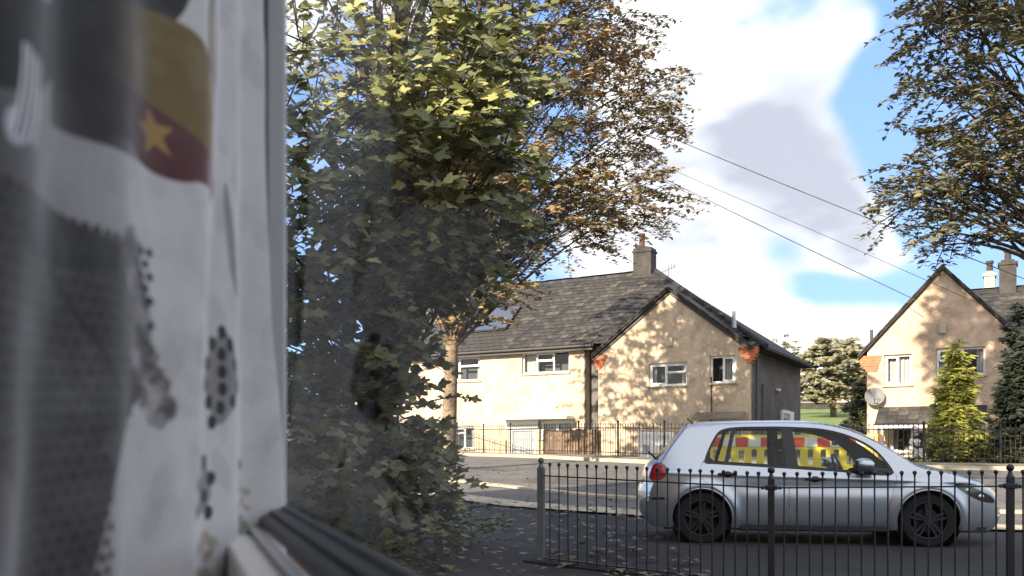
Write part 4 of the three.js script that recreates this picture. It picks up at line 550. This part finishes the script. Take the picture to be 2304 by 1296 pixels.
  for (let i = 0; i < 60; i++) { c.fillStyle = `rgba(${110 + rng() * 60},${105 + rng() * 50},${95 + rng() * 40},0.55)`; c.beginPath(); c.ellipse(X(0.085 + rng() * 0.05), Yc(-0.115 - rng() * 0.05), 4 + rng() * 6, 3 + rng() * 5, rng() * 3, 0, 7); c.fill(); c.beginPath(); c.ellipse(X(0.012 + rng() * 0.03), Yc(-0.07 - rng() * 0.09), 3 + rng() * 5, 3 + rng() * 6, rng() * 3, 0, 7); c.fill(); }
  for (let i = 0; i < 1500; i++) { const g = 60 + rng() * 180; c.fillStyle = `rgba(${g},${g},${g},${0.02 + 0.06 * rng()})`; c.beginPath(); c.ellipse(rng() * CW, 0.1 * CH + rng() * 0.9 * CH, 5 + rng() * 26, 4 + rng() * 40, rng() * 0.8 - 0.4, 0, 7); c.fill(); }
  for (let i = 0; i < 170; i++) { const t = rng(), u = mix(0.20, 0.17, t) + (rng() - 0.5) * 0.02, d = mix(0.088, -0.02, t) + (rng() - 0.5) * 0.02; c.fillStyle = rng() < 0.5 ? 'rgba(60,58,58,0.5)' : 'rgba(170,168,168,0.4)'; c.beginPath(); c.ellipse(X(u), Yc(d), 4 + rng() * 9, 4 + rng() * 12, rng() * 3, 0, 7); c.fill(); }
  const map = new THREE.CanvasTexture(cv); map.colorSpace = THREE.SRGBColorSpace;
  const weave = tex(256, 0.05, (u, v) => 0.5 + 0.25 * Math.sin(u * 2 * Math.PI * 40) * Math.sin(v * 2 * Math.PI * 40) + (fbmT(u, v, 8, 3, 77) - 0.5) * 0.5);
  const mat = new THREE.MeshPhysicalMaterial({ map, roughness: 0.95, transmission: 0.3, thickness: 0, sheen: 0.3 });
  const nu = 260, nv = 90, pos = [], uv = [], idx = []; const A = [0.8535, 0.0669], B = [0.4395, -0.0733], L = Math.hypot(A[0] - B[0], A[1] - B[1]), dx = (B[0] - A[0]) / L, dz = (B[1] - A[1]) / L, nx = -dz, nz = dx;
  const Umin = -0.018, Umax = 0.42, y0 = CY - 0.146, y1 = CY + 0.5;
  for (let j = 0; j <= nv; j++) for (let i = 0; i <= nu; i++) {
    const u = mix(Umin, Umax, i / nu), y = mix(y0, y1, j / nv), d = y - CY, lo = sstep(0.5, -0.2, d);
    let f = 0.0055 * Math.sin(u * 74 + 0.6 + d * 1.6 + 0.8 * Math.sin(d * 5)) * (0.6 + 0.6 * lo) + 0.004 * Math.sin(u * 33 + d * 4) + 0.003 * (fbm(u * 22, d * 9, 3, 3) - 0.5) * 2;
    f *= sstep(0.43, 0.36, u) * 0.4 + 0.6; const hem = 0.012 * sstep(0.02, -0.016, u);
    const uu = u * K + 0.034 * sstep(-0.02, 0.34, d) * sstep(0.10, -0.018, u) + 0.010 * Math.sin(d * 9 + 1) * sstep(0.08, -0.016, u);
    pos.push(A[0] + dx * uu + nx * (f - hem), y, A[1] + dz * uu + nz * (f - hem)); uv.push((u - U0) * PPM / CW, 1 - (D1 - d) * PPM / CH);
  }
  for (let j = 0; j < nv; j++) for (let i = 0; i < nu; i++) { const a = j * (nu + 1) + i, b = a + 1, e = a + nu + 2, f = a + nu + 1; idx.push(a, b, e, a, e, f); }
  const g = new THREE.BufferGeometry(); g.setAttribute('position', new THREE.Float32BufferAttribute(pos, 3)); g.setAttribute('uv', new THREE.Float32BufferAttribute(uv, 2)); g.setIndex(idx); g.computeVertexNormals();
  const turn = Math.atan2(0.937, -0.350);
  const t = thing('curtain', 'grey white printed curtain with mustard, maroon star and black dot patterns, far left', 'curtain', [0, 0, 0], turn);
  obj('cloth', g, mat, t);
}
// ------------------------------------------------------------------ leaves, trees, plants
function leafGeo(profile, fold, droop, len) { // outline half profile [along, across] -> folded, drooping leaf, base at the origin, along +z, facing +y
  const n = profile.length, pos = [], idx = [];
  const P = (t, w) => pos.push(w * len, Math.abs(w) * len * fold - t * t * droop * len, t * len);
  for (const [t, w] of profile) { P(t, 0); P(t, w); P(t, -w); }
  for (let i = 0; i < n - 1; i++) { const a = 3 * i, b = a + 3; idx.push(a, b, a + 1, a + 1, b, b + 1, a, a + 2, b, a + 2, b + 2, b); }
  const g = new THREE.BufferGeometry(); g.setAttribute('position', new THREE.Float32BufferAttribute(pos, 3)); g.setIndex(idx); g.computeVertexNormals(); g.setAttribute('uv', new THREE.Float32BufferAttribute(new Float32Array(pos.length / 3 * 2), 2)); return g;
}
function mapleGeo(len, fold, droop) { // five pointed lobes fanned about the stalk
  const pts = []; const lobes = [[-2.15, 0.42], [-1.05, 0.74], [0, 1], [1.05, 0.74], [2.15, 0.42]];
  const ring = []; lobes.forEach(([a, r], i) => { if (i) { const m = (a + lobes[i - 1][0]) / 2; ring.push([m, 0.47]); } ring.push([a - 0.30, r * 0.72], [a, r * 0.97], [a + 0.27, r * 0.76]); });
  const pos = [0, 0, 0.28 * len], idx = []; for (const [a, r] of ring) { const x = Math.sin(a) * r * 0.72 * len, z = (0.28 + Math.cos(a) * r * 0.72) * len; pos.push(x, Math.abs(x) * fold - ((z / len) ** 2) * droop * len, z); }
  pos.push(0, 0, 0); const last = ring.length + 1; for (let i = 1; i < ring.length; i++) idx.push(0, i, i + 1); idx.push(0, ring.length, last, 0, last, 1);
  const g = new THREE.BufferGeometry(); g.setAttribute('position', new THREE.Float32BufferAttribute(pos, 3)); g.setIndex(idx); g.computeVertexNormals(); g.setAttribute('uv', new THREE.Float32BufferAttribute(new Float32Array(pos.length / 3 * 2), 2)); return g;
}
const leafMat = () => new THREE.MeshPhysicalMaterial({ color: 0xffffff, roughness: 0.62, transmission: 0.35, thickness: 0, side: THREE.DoubleSide });
const inBlob = (rng, b, shell) => { for (;;) { const x = rng() * 2 - 1, y = rng() * 2 - 1, z = rng() * 2 - 1, r = x * x + y * y + z * z; if (r > 1 || r < shell) continue; return V(b[0] + x * b[3], b[1] + y * b[4], -b[2] + z * b[5]); } };
// blobs: [X, Y, Z, rx, ry, rz, twigs]; leaves sit along twigs that grow out of limbs that start on the trunk
function tree(name, label, category, o) {
  const rng = RNG(o.seed), T = thing(name, label, category, [0, 0, 0], 0, o.group);
  if (o.plan) { o.trunk = o.trunk.map(([x, y, z]) => [x, y + lift(z), z * K]); o.blobs = o.blobs.map(([x, y, z, a, b, c, n]) => [x, y + lift(z), z * K, a, b, c * 1.25, n]); }
  const trunkPts = o.trunk.map(p => V(p[0], p[1], -p[2])), tc = new THREE.CatmullRomCurve3(trunkPts);
  obj('trunk', limb(trunkPts, o.r0, o.r1, 24, 12), o.bark || M.bark, T);
  const limbs = [], twigs = [], leaves = [];
  for (const b of o.blobs) {
    const n = b[6], perLimb = o.perLimb || 7; let lp = null, cnt = 0, tip = null;
    for (let i = 0; i < n; i++) {
      if (cnt-- <= 0 && o.limbs !== false) { tip = inBlob(rng, b, 0); cnt = perLimb * (0.6 + 0.8 * rng()); const h = clamp((tip.y - trunkPts[0].y) / (trunkPts.at(-1).y - trunkPts[0].y) * 0.75 + (rng() - 0.6) * 0.2, o.low ?? 0.2, 0.97), s = tc.getPoint(h); const mid = s.clone().lerp(tip, 0.5); mid.y += (rng() * 0.8 - 0.1) * s.distanceTo(tip) * 0.22; mid.x += (rng() - 0.5) * 0.5; lp = new THREE.CatmullRomCurve3([s, mid, tip]); if (!o.hideLimbs) limbs.push(limb([s, mid, tip], mix(o.r0, o.r1, h) * (0.2 + 0.2 * rng()), 0.010, 7, 6)); }
      const P = inBlob(rng, b, rng() < 0.5 ? 0.35 : 0); const src = lp ? lp.getPoint(0.55 + 0.45 * rng()) : P; const st = P.clone().lerp(src, Math.min(0.75, 0.9 / (P.distanceTo(src) + 0.01)) * 0.0 + 0.35);
      const out = V(P.x - b[0], P.y - b[1], P.z + b[2]).normalize(); const L = o.twig * (0.6 + 0.8 * rng()); const dir = V(out.x * 0.9 + (rng() - 0.5) * 1.1, out.y * 0.35 + (rng() - 0.5) * 0.5 + (o.rise || 0), out.z * 0.9 + (rng() - 0.5) * 1.1).normalize(); const E = P.clone().addScaledVector(dir, L); E.y -= (o.sag || 0.15) * L;
      const mid = P.clone().lerp(E, 0.55); mid.y += 0.08 * L; const c = new THREE.CatmullRomCurve3(lp && !o.hideLimbs && rng() < 0.45 ? [st, P, mid, E] : [P, mid, E]); twigs.push(limb(c.points, 0.012 * (o.tw || 1), 0.004, 4, 3));
      const tone = rng(); const nl = Math.round(o.per * (0.6 + 0.8 * rng()));
      for (let k = 0; k < nl; k++) { const t = 0.15 + 0.85 * (k + rng()) / nl, Q = c.getPoint(t); const a = rng() * 2 * Math.PI; const yaw = a, side = V(Math.cos(a), (rng() - 0.45) * 0.7, Math.sin(a)); Q.addScaledVector(side, o.size * 0.35 * rng()); leaves.push({ p: Q, dir: side, tone: clamp(tone * 0.65 + rng() * 0.35), s: o.size * (0.6 + 0.75 * rng()), up: V((rng() - 0.5) * 1.1, 0.9, (rng() - 0.5) * 1.1 + (o.face || 0)) }); }
    }
  }
  if (limbs.length) obj('limbs', limbs, o.bark || M.bark, T); if (twigs.length) tag(obj('twigs', twigs, M.twig, T), null, null, null, 'stuff');
  const m = new THREE.Matrix4(), place = l => { const z = l.dir.clone().normalize(); let x = V().crossVectors(l.up, z).normalize(); if (!isFinite(x.x) || x.lengthSq() < 0.5) x = V(1, 0, 0); const y = V().crossVectors(z, x); return m.makeBasis(x, y, z).scale(V(l.s, l.s, l.s)).setPosition(l.p).clone(); };
  let rest = leaves;
  if (o.single) { // the leaves that show largest, each its own piece
    const key = l => { const Z = -l.p.z, px = 1152 + 2000 * l.p.x / Z, py = 1012 - 2000 * (l.p.y - CY) / Z; return (px < 655 || px > 2290 || py < 6 || py > 1280) ? 99 + Z : Z / l.s * 0.01 + Z * 0.2 + (py > 600 ? 3 : 0); };
    const sorted = leaves.map(l => [key(l), l]).sort((a, b) => a[0] - b[0]).map(x => x[1]); const lm = o.colours.map(c => { const q = leafMat(); q.color.setRGB(...c); return q; });
    sorted.slice(0, o.single).forEach(l => { const q = obj('leaf', o.geo, lm[Math.min(lm.length - 1, Math.floor(o.pick(l, rng) * lm.length))], T); q.applyMatrix4(place(l)); });
    rest = sorted.slice(o.single);
  }
  const I = new THREE.InstancedMesh(o.geo, o.mat, rest.length); I.name = 'crown'; I.castShadow = I.receiveShadow = true; const col = new THREE.Color();
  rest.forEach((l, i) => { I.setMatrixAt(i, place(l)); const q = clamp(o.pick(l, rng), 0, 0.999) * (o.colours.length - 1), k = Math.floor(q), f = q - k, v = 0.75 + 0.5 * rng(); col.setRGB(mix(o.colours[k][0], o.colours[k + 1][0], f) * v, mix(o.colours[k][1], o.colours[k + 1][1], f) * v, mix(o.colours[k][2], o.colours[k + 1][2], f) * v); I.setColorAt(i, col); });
  tag(I, null, null, null, 'stuff'); T.add(I);
  return T;
}
const maple = mapleGeo(1, 0.18, 0.12), small = leafGeo([[0, 0], [0.3, 0.26], [0.65, 0.24], [1, 0]], 0.25, 0.15, 1), blade = leafGeo([[0, 0.02], [0.35, 0.12], [0.75, 0.09], [1, 0]], 0.2, 0.25, 1), spray = leafGeo([[0, 0.03], [0.25, 0.16], [0.45, 0.10], [0.65, 0.14], [1, 0]], 0.15, 0.2, 1);
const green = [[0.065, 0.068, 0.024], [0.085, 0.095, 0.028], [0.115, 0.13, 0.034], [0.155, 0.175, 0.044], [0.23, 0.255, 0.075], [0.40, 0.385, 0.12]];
// big leaved tree close to the window
tree('sycamore_tree', 'tall bushy green sycamore close to the window, right of the window post', 'tree', {
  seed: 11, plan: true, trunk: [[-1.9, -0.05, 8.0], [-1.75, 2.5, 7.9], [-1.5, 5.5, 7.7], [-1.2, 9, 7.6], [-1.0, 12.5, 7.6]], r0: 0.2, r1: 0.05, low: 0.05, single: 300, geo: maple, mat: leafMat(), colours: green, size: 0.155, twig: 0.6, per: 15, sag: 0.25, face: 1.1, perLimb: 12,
  blobs: [[-2.3, 1.0, 6.7, 0.8, 1.0, 0.8, 90], [-1.75, 1.0, 6.9, 0.9, 1.0, 0.8, 120], [-1.62, 0.8, 7.1, 0.5, 0.8, 0.6, 80], [-1.45, 1.5, 7.2, 0.4, 0.5, 0.4, 45],
    [-2.2, 2.6, 6.9, 0.9, 1.1, 0.9, 100], [-1.75, 2.6, 7.1, 0.6, 1.0, 0.8, 100], [-2.2, 4.3, 7.1, 1.0, 1.2, 1.0, 120], [-1.3, 3.9, 7.1, 0.85, 1.0, 0.9, 120], [-0.65, 4.3, 7.1, 0.65, 0.9, 0.9, 150], [-0.95, 3.35, 7.4, 0.35, 0.45, 0.5, 50],
    [-2.2, 6.0, 7.4, 1.1, 1.0, 1.1, 70], [-1.0, 5.6, 7.2, 0.95, 0.9, 1.0, 70], [-0.3, 5.5, 7.2, 0.6, 0.9, 0.8, 55], [-1.0, 9.5, 7.4, 2.0, 2.4, 2.0, 330], [-0.2, 12.4, 7.6, 1.7, 1.5, 1.6, 120], [3.75, 14.3, 11, 1.5, 2.5, 1.4, 560]],  // last blob: unseen leaf mass added to shade the right house
  pick: (l, rng) => { const h = sstep(2.2, 5.0, l.p.y); return clamp(0.06 + 0.30 * l.tone + 0.55 * h * l.tone + 0.25 * (rng() - 0.5) + 0.16 * h + (rng() < 0.07 ? 0.5 : 0)); } });  // higher leaves paler: sunlight on the upper crown put into their colour
// autumn tree across the road
tree('autumn_tree', 'large brown and orange autumn tree spreading over the left house roof', 'tree', {
  seed: 21, plan: true, trunk: [[-1.82, -0.75, 17.2], [-1.72, 1.8, 17], [-1.6, 4.5, 17], [-1.3, 8, 17], [-0.8, 13.5, 17]], r0: 0.24, r1: 0.05, bark: M.barkPale, low: 0.36, geo: small, mat: leafMat(), size: 0.145, twig: 1.0, per: 38, sag: 0.22, tw: 1.0, perLimb: 12, face: 0.6,
  colours: [[0.11, 0.105, 0.05], [0.17, 0.14, 0.062], [0.23, 0.17, 0.075], [0.29, 0.195, 0.08], [0.34, 0.22, 0.08], [0.42, 0.31, 0.10]],
  blobs: [[-4.2, 8.5, 17.2, 2.4, 2.8, 2.6, 85], [-1.6, 8.8, 17, 2.6, 3.0, 2.8, 180], [1.2, 9.2, 16.8, 2.4, 2.6, 2.4, 260], [2.9, 9.3, 16.5, 1.5, 1.7, 1.5, 110], [0.7, 11.8, 17, 2.7, 1.9, 2.4, 230], [2.0, 12.3, 16.9, 1.6, 1.0, 1.6, 70], [-2.6, 12.2, 17.3, 3.2, 2.2, 2.8, 100], [2.7, 7.0, 16.4, 1.5, 0.7, 1.3, 85], [0.9, 6.4, 16.5, 1.7, 0.9, 1.4, 120], [-0.8, 6.4, 16.9, 1.6, 1.2, 1.5, 150], [-2.4, 6.0, 17, 1.5, 1.2, 1.4, 110], [-0.7, 4.6, 16.6, 0.75, 0.42, 0.6, 40], [-1.5, 3.6, 16.7, 0.4, 0.3, 0.4, 8], [2.5, 14.5, 17, 2.4, 1.4, 2, 80], [-1, 15, 17, 3, 1.4, 2.4, 100]],
  pick: (l, rng) => l.p.y < 5.1 ? 0.72 + 0.28 * l.tone : clamp(0.05 + 0.75 * l.tone + 0.2 * (rng() - 0.5)) });
// tree at the upper right
tree('broadleaf_tree', 'dark green and gold broadleaf tree hanging in at the upper right', 'tree', {
  seed: 31, plan: true, trunk: [[10.2, -0.1, 10.2], [9.9, 3, 10], [9.3, 6.5, 9.8], [8.6, 10, 9.7]], r0: 0.26, r1: 0.06, low: 0.3, geo: small, mat: leafMat(), size: 0.11, twig: 0.5, per: 25, sag: 0.35, perLimb: 10, face: 0.4,
  colours: [[0.08, 0.082, 0.04], [0.11, 0.11, 0.05], [0.155, 0.145, 0.06], [0.21, 0.175, 0.06], [0.28, 0.20, 0.06], [0.36, 0.25, 0.07]],
  blobs: [[7.4, 6.9, 9.5, 1.15, 1.3, 1.0, 120], [6.55, 7.6, 9.4, 0.6, 0.8, 0.6, 50], [6.5, 5.0, 9.3, 0.85, 0.5, 0.7, 75], [7.2, 5.4, 9.4, 0.9, 0.6, 0.8, 75], [8.1, 5.2, 9.6, 0.9, 0.75, 0.9, 85], [6.9, 4.35, 9.3, 0.6, 0.25, 0.5, 24], [8.4, 7.2, 9.7, 1.2, 1.2, 1.1, 120], [7.4, 8.5, 9.6, 1.2, 0.8, 1.0, 90], [8.8, 9.2, 9.8, 1.6, 1.2, 1.4, 100]],
  pick: (l, rng) => clamp(0.0 + 0.75 * l.tone * l.tone + 0.35 * (rng() - 0.4) + (l.p.y < 5.6 && l.p.x < 7.2 ? 0.15 : 0)) });
// far trees, hedge and bushes between and behind the houses
const far = (name, label, category, x, y, z, rx, ry, n, colours, seed, more = {}) => { y += lift(z); z *= K; return tree(name, label, category, { seed, trunk: [[x, hY(z) - 0.1, z], [x, y, z], [x + 0.1, y + ry * 0.7, z]], r0: rx * 0.09, r1: 0.05, low: 0.4, hideLimbs: true, geo: small, mat: leafMat(), face: 1.2, size: rx * 0.13, twig: rx * 0.2, per: 34, sag: 0.2, blobs: [[x, y, z, rx * 0.85, ry * 0.85, rx * 0.85, n], [x - rx * 0.35, y - ry * 0.3, z - rx * 0.2, rx * 0.6, ry * 0.55, rx * 0.6, n * 0.4], [x + rx * 0.3, y + ry * 0.35, z, rx * 0.5, ry * 0.5, rx * 0.5, n * 0.3]], colours, pick: (l, rng) => clamp(l.tone * 0.8 + 0.2 * rng()), ...more }); };
const olive = [[0.15, 0.15, 0.085], [0.20, 0.19, 0.105], [0.26, 0.24, 0.13], [0.32, 0.28, 0.15]];
far('round_tree', 'rounded olive green tree on the field between the two houses', 'tree', 31.6, 3.4, 60, 3.7, 3.7, 150, olive, 41);
far('round_tree', 'small tree top showing above the hipped roof end', 'tree', 28.6, 4.6, 64, 2.0, 3.0, 60, olive, 43);
far('far_bush', 'low green bush at the right foot of the rounded tree', 'bush', 38.3, 1.6, 66, 2.6, 2.2, 60, [[0.03, 0.045, 0.02], [0.045, 0.065, 0.03], [0.06, 0.08, 0.03]], 44);
far('far_bush', 'dark hedge clump touching the corner of the right house', 'bush', 42.0, 2.2, 72, 3.2, 2.6, 60, [[0.03, 0.045, 0.025], [0.04, 0.055, 0.03], [0.05, 0.065, 0.03]], 45);
['first', 'second', 'third', 'fourth', 'fifth', 'sixth', 'seventh'].forEach((w, i) => { const Z = 160 + (i % 3) * 18, px = 1770 + i * 30; far('distant_tree', `far tree on the horizon between the houses, ${w} from the left`, 'tree', PX(px, Z), 3.2, Z, 5.5 + (i % 2) * 2, 4 + (i % 3), 22, [[0.03, 0.045, 0.03], [0.045, 0.055, 0.035], [0.06, 0.065, 0.04]], 60 + i, { group: 'far trees in a row on the horizon' }); });
// conifers and shrubs in front of the right house
function conifer(name, label, x, z, h, r, colours, seed, n, category = 'conifer') {
  const b = [], y0 = hY(z); for (let i = 0; i < 9; i++) { const f = (i + 0.5) / 9; b.push([x + 0.04 * Math.sin(i * 2.1), y0 + f * h * 0.93, z, Math.max(0.06, r * Math.pow(1 - f, 0.7)) * 0.9, h / 14, Math.max(0.06, r * Math.pow(1 - f, 0.7)) * 0.9, Math.round(n * Math.max(0.10, 1 - f) / 4.5)]); }
  return tree(name, label, category, { seed, trunk: [[x, y0 - 0.05, z], [x, y0 + h * 0.5, z], [x, y0 + h * 0.95, z]], r0: 0.06, r1: 0.012, low: 0.02, hideLimbs: true, geo: spray, mat: leafMat(), face: 0.9, size: 0.23, twig: r * 0.38, per: 60, sag: -0.2, rise: 0.55, blobs: b, colours, pick: (l, rng) => clamp(l.tone * 0.7 + 0.3 * rng()) });
}
conifer('golden_conifer', 'pointed yellow green conifer before the porch of the right house', PX(2150, 27.8), 27.8, 3.75, 0.68, [[0.20, 0.22, 0.035], [0.30, 0.31, 0.045], [0.40, 0.39, 0.06], [0.48, 0.44, 0.08]], 71, 330);
conifer('dark_conifer', 'broad dark green conifer at the right edge beside the porch', PX(2305, 27.5), 27.5, 4.9, 0.95, [[0.012, 0.02, 0.010], [0.018, 0.028, 0.012], [0.03, 0.042, 0.016], [0.06, 0.07, 0.02]], 73, 330);
conifer('small_conifer', 'grey green shrub under the satellite dish of the right house', PX(1936, 34), 34, 3.0, 0.7, [[0.05, 0.062, 0.028], [0.08, 0.095, 0.04], [0.12, 0.13, 0.05]], 75, 150, 'shrub');
// hedge plants behind the right railing
[[2245, 18.5, 0.9], [2275, 18.3, 1.1], [2305, 18.2, 1.0], [2120, 18.7, 0.7], [2185, 18.7, 0.6]].map(([px, z, h]) => [px, z * K, h]).forEach(([px, z, h], i) => tree('garden_shrub', ['leafy shrub left of the right edge, behind the right railing', 'leafy shrub beside the white porch post, behind the right railing', 'leafy shrub at the very right edge behind the railing', 'low shrub at the left foot of the golden conifer', 'low shrub at the right foot of the golden conifer'][i], 'shrub', { seed: 90 + i, trunk: [[PX(px, z), hY(z) - 0.05, z], [PX(px, z), hY(z) + h * 0.5, z]], r0: 0.03, r1: 0.01, limbs: false, geo: small, mat: leafMat(), size: 0.09, twig: 0.25, per: 10, blobs: [[PX(px, z), hY(z) + h * 0.55, z, 0.42, h * 0.5, 0.35, 45]], colours: green, pick: l => clamp(l.tone * 0.8 + 0.15) }));
{ // white blossom shrub behind the railing, in front of the right house
  const z = 27.6, x = PX(2048, z), y = hY(z), t = tree('flowering_shrub', 'pale shrub with white blooms behind the railing beside the car bonnet', 'shrub', { seed: 99, trunk: [[x, y - 0.05, z], [x + 0.1, y + 0.5, z], [x + 0.12, y + 0.95, z]], r0: 0.03, r1: 0.012, limbs: false, geo: small, mat: leafMat(), size: 0.09, twig: 0.22, per: 8, blobs: [[x, y + 0.4, z, 0.3, 0.35, 0.25, 26]], colours: green, pick: l => l.tone });
  const rng = RNG(7), petal = leafGeo([[0, 0.05], [0.4, 0.34], [0.8, 0.28], [1, 0]], 0.3, -0.2, 0.085); const wm = std([0.82, 0.78, 0.76], 0.7), pk = std([0.72, 0.52, 0.5], 0.7);
  for (let i = 0; i < 26; i++) { const q = i < 9 ? [x + 0.13 + (rng() - 0.5) * 0.2, y + 0.85 + rng() * 0.28, -z + 0.1] : [x - 0.25 + rng() * 0.5, y + 0.12 + rng() * 0.62, -z + 0.2 + rng() * 0.1]; const fl = []; for (let k = 0; k < 7; k++) fl.push(petal.clone().rotateX(-0.5 - 0.3 * rng()).rotateY(k / 7 * 6.28).rotateX(0.9)); const b = obj('bloom', fl, rng() < 0.25 ? pk : wm, t); b.position.set(...q); b.scale.setScalar(1.1 + rng() * 0.7); }
}
// undergrowth at the foot of the sycamore, fallen leaves
{
  const rng = RNG(121), m = new THREE.Matrix4(), col = new THREE.Color(), n = 1500, I = new THREE.InstancedMesh(maple, leafMat(), n);
  for (let i = 0; i < n; i++) { const a = rng(), x = a < 0.55 ? -3 + rng() * 5 : -2 + rng() * 12, z = a < 0.55 ? 7.5 + rng() * 9 : 13 + rng() * 13; const s = 0.05 + 0.09 * rng(); m.makeRotationY(rng() * 6.28).multiply(new THREE.Matrix4().makeRotationX((rng() - 0.5) * 0.5)).scale(V(s, s, s)).setPosition(x, hY(z) + 0.055 + rng() * 0.02, -z); I.setMatrixAt(i, m); const k = rng(); col.setRGB(mix(0.07, 0.26, k), mix(0.05, 0.17, k), mix(0.02, 0.04, k)); I.setColorAt(i, col); }
  I.name = 'fallen_leaves'; I.castShadow = I.receiveShadow = true; tag(I, 'scattered fallen autumn leaves on the yard and the road', 'leaves', null, 'stuff'); scene.add(I);
}
// leafy ground plants along the yard edge under the sycamore
[[1060, 1215, 7.3, 0.4], [1095, 1150, 8.6, 0.35], [985, 1230, 6.9, 0.5], [930, 1265, 6.2, 0.4]].forEach(([px, py, zz, h], i) => { const z = zz * K, x = PX(px, z); tree('ground_plant', ['leafy ground plant at the foot of the sycamore, left of the railing post', 'small leafy sapling at the yard edge by the sunlit path', 'dense leafy ground plant below the sycamore', 'low leafy ground plant nearest the window sill'][i], 'plant', { seed: 130 + i, trunk: [[x, hY(z) - 0.03, z], [x, hY(z) + h * 0.6, z]], r0: 0.012, r1: 0.005, limbs: false, geo: maple, mat: leafMat(), size: 0.11, twig: 0.22, per: 6, blobs: [[x, hY(z) + h * 0.55, z, 0.32, h * 0.5, 0.3, 16]], colours: green, pick: l => l.tone * 0.7 }); });
// small houses and a wall beyond the field
{ const t = thing('far_house', 'tiny sunlit cream house beyond the field beside the rounded tree', 'house', [PX(1897, 138), hY(138) - 0.1, -138], -0.3); obj('wall', [box(-2.2, 2.2, 0, 2.4, -3, 0)], M.render, t); const rf = obj('roof', [slab([[-2.4, 2.4, 0.2], [2.4, 2.4, 0.2], [2.4, 3.7, -1.5], [-2.4, 3.7, -1.5]], 0.1), slab([[-2.4, 3.7, -1.5], [2.4, 3.7, -1.5], [2.4, 2.4, -3.2], [-2.4, 2.4, -3.2]], 0.1)], M.terracotta, t); houseWindow(t, -1.2, 0.2, 0.9, 1.9, 0.06, [{ w: 0.5 }, { w: 0.5 }], { sill: false }); }
{ const t = thing('boundary_wall', 'low tan wall along the far edge of the green field', 'wall', [PX(1880, 122), hY(122) - 0.1, -122], -0.1); obj('wall', [box(-9, 5, 0, 1.1, -0.15, 0.15, 0.02)], M.chimney, t); obj('coping', [box(-9.05, 5.05, 1.1, 1.2, -0.2, 0.2, 0.03)], M.concrete, t); }
renderer.render(scene, camera);
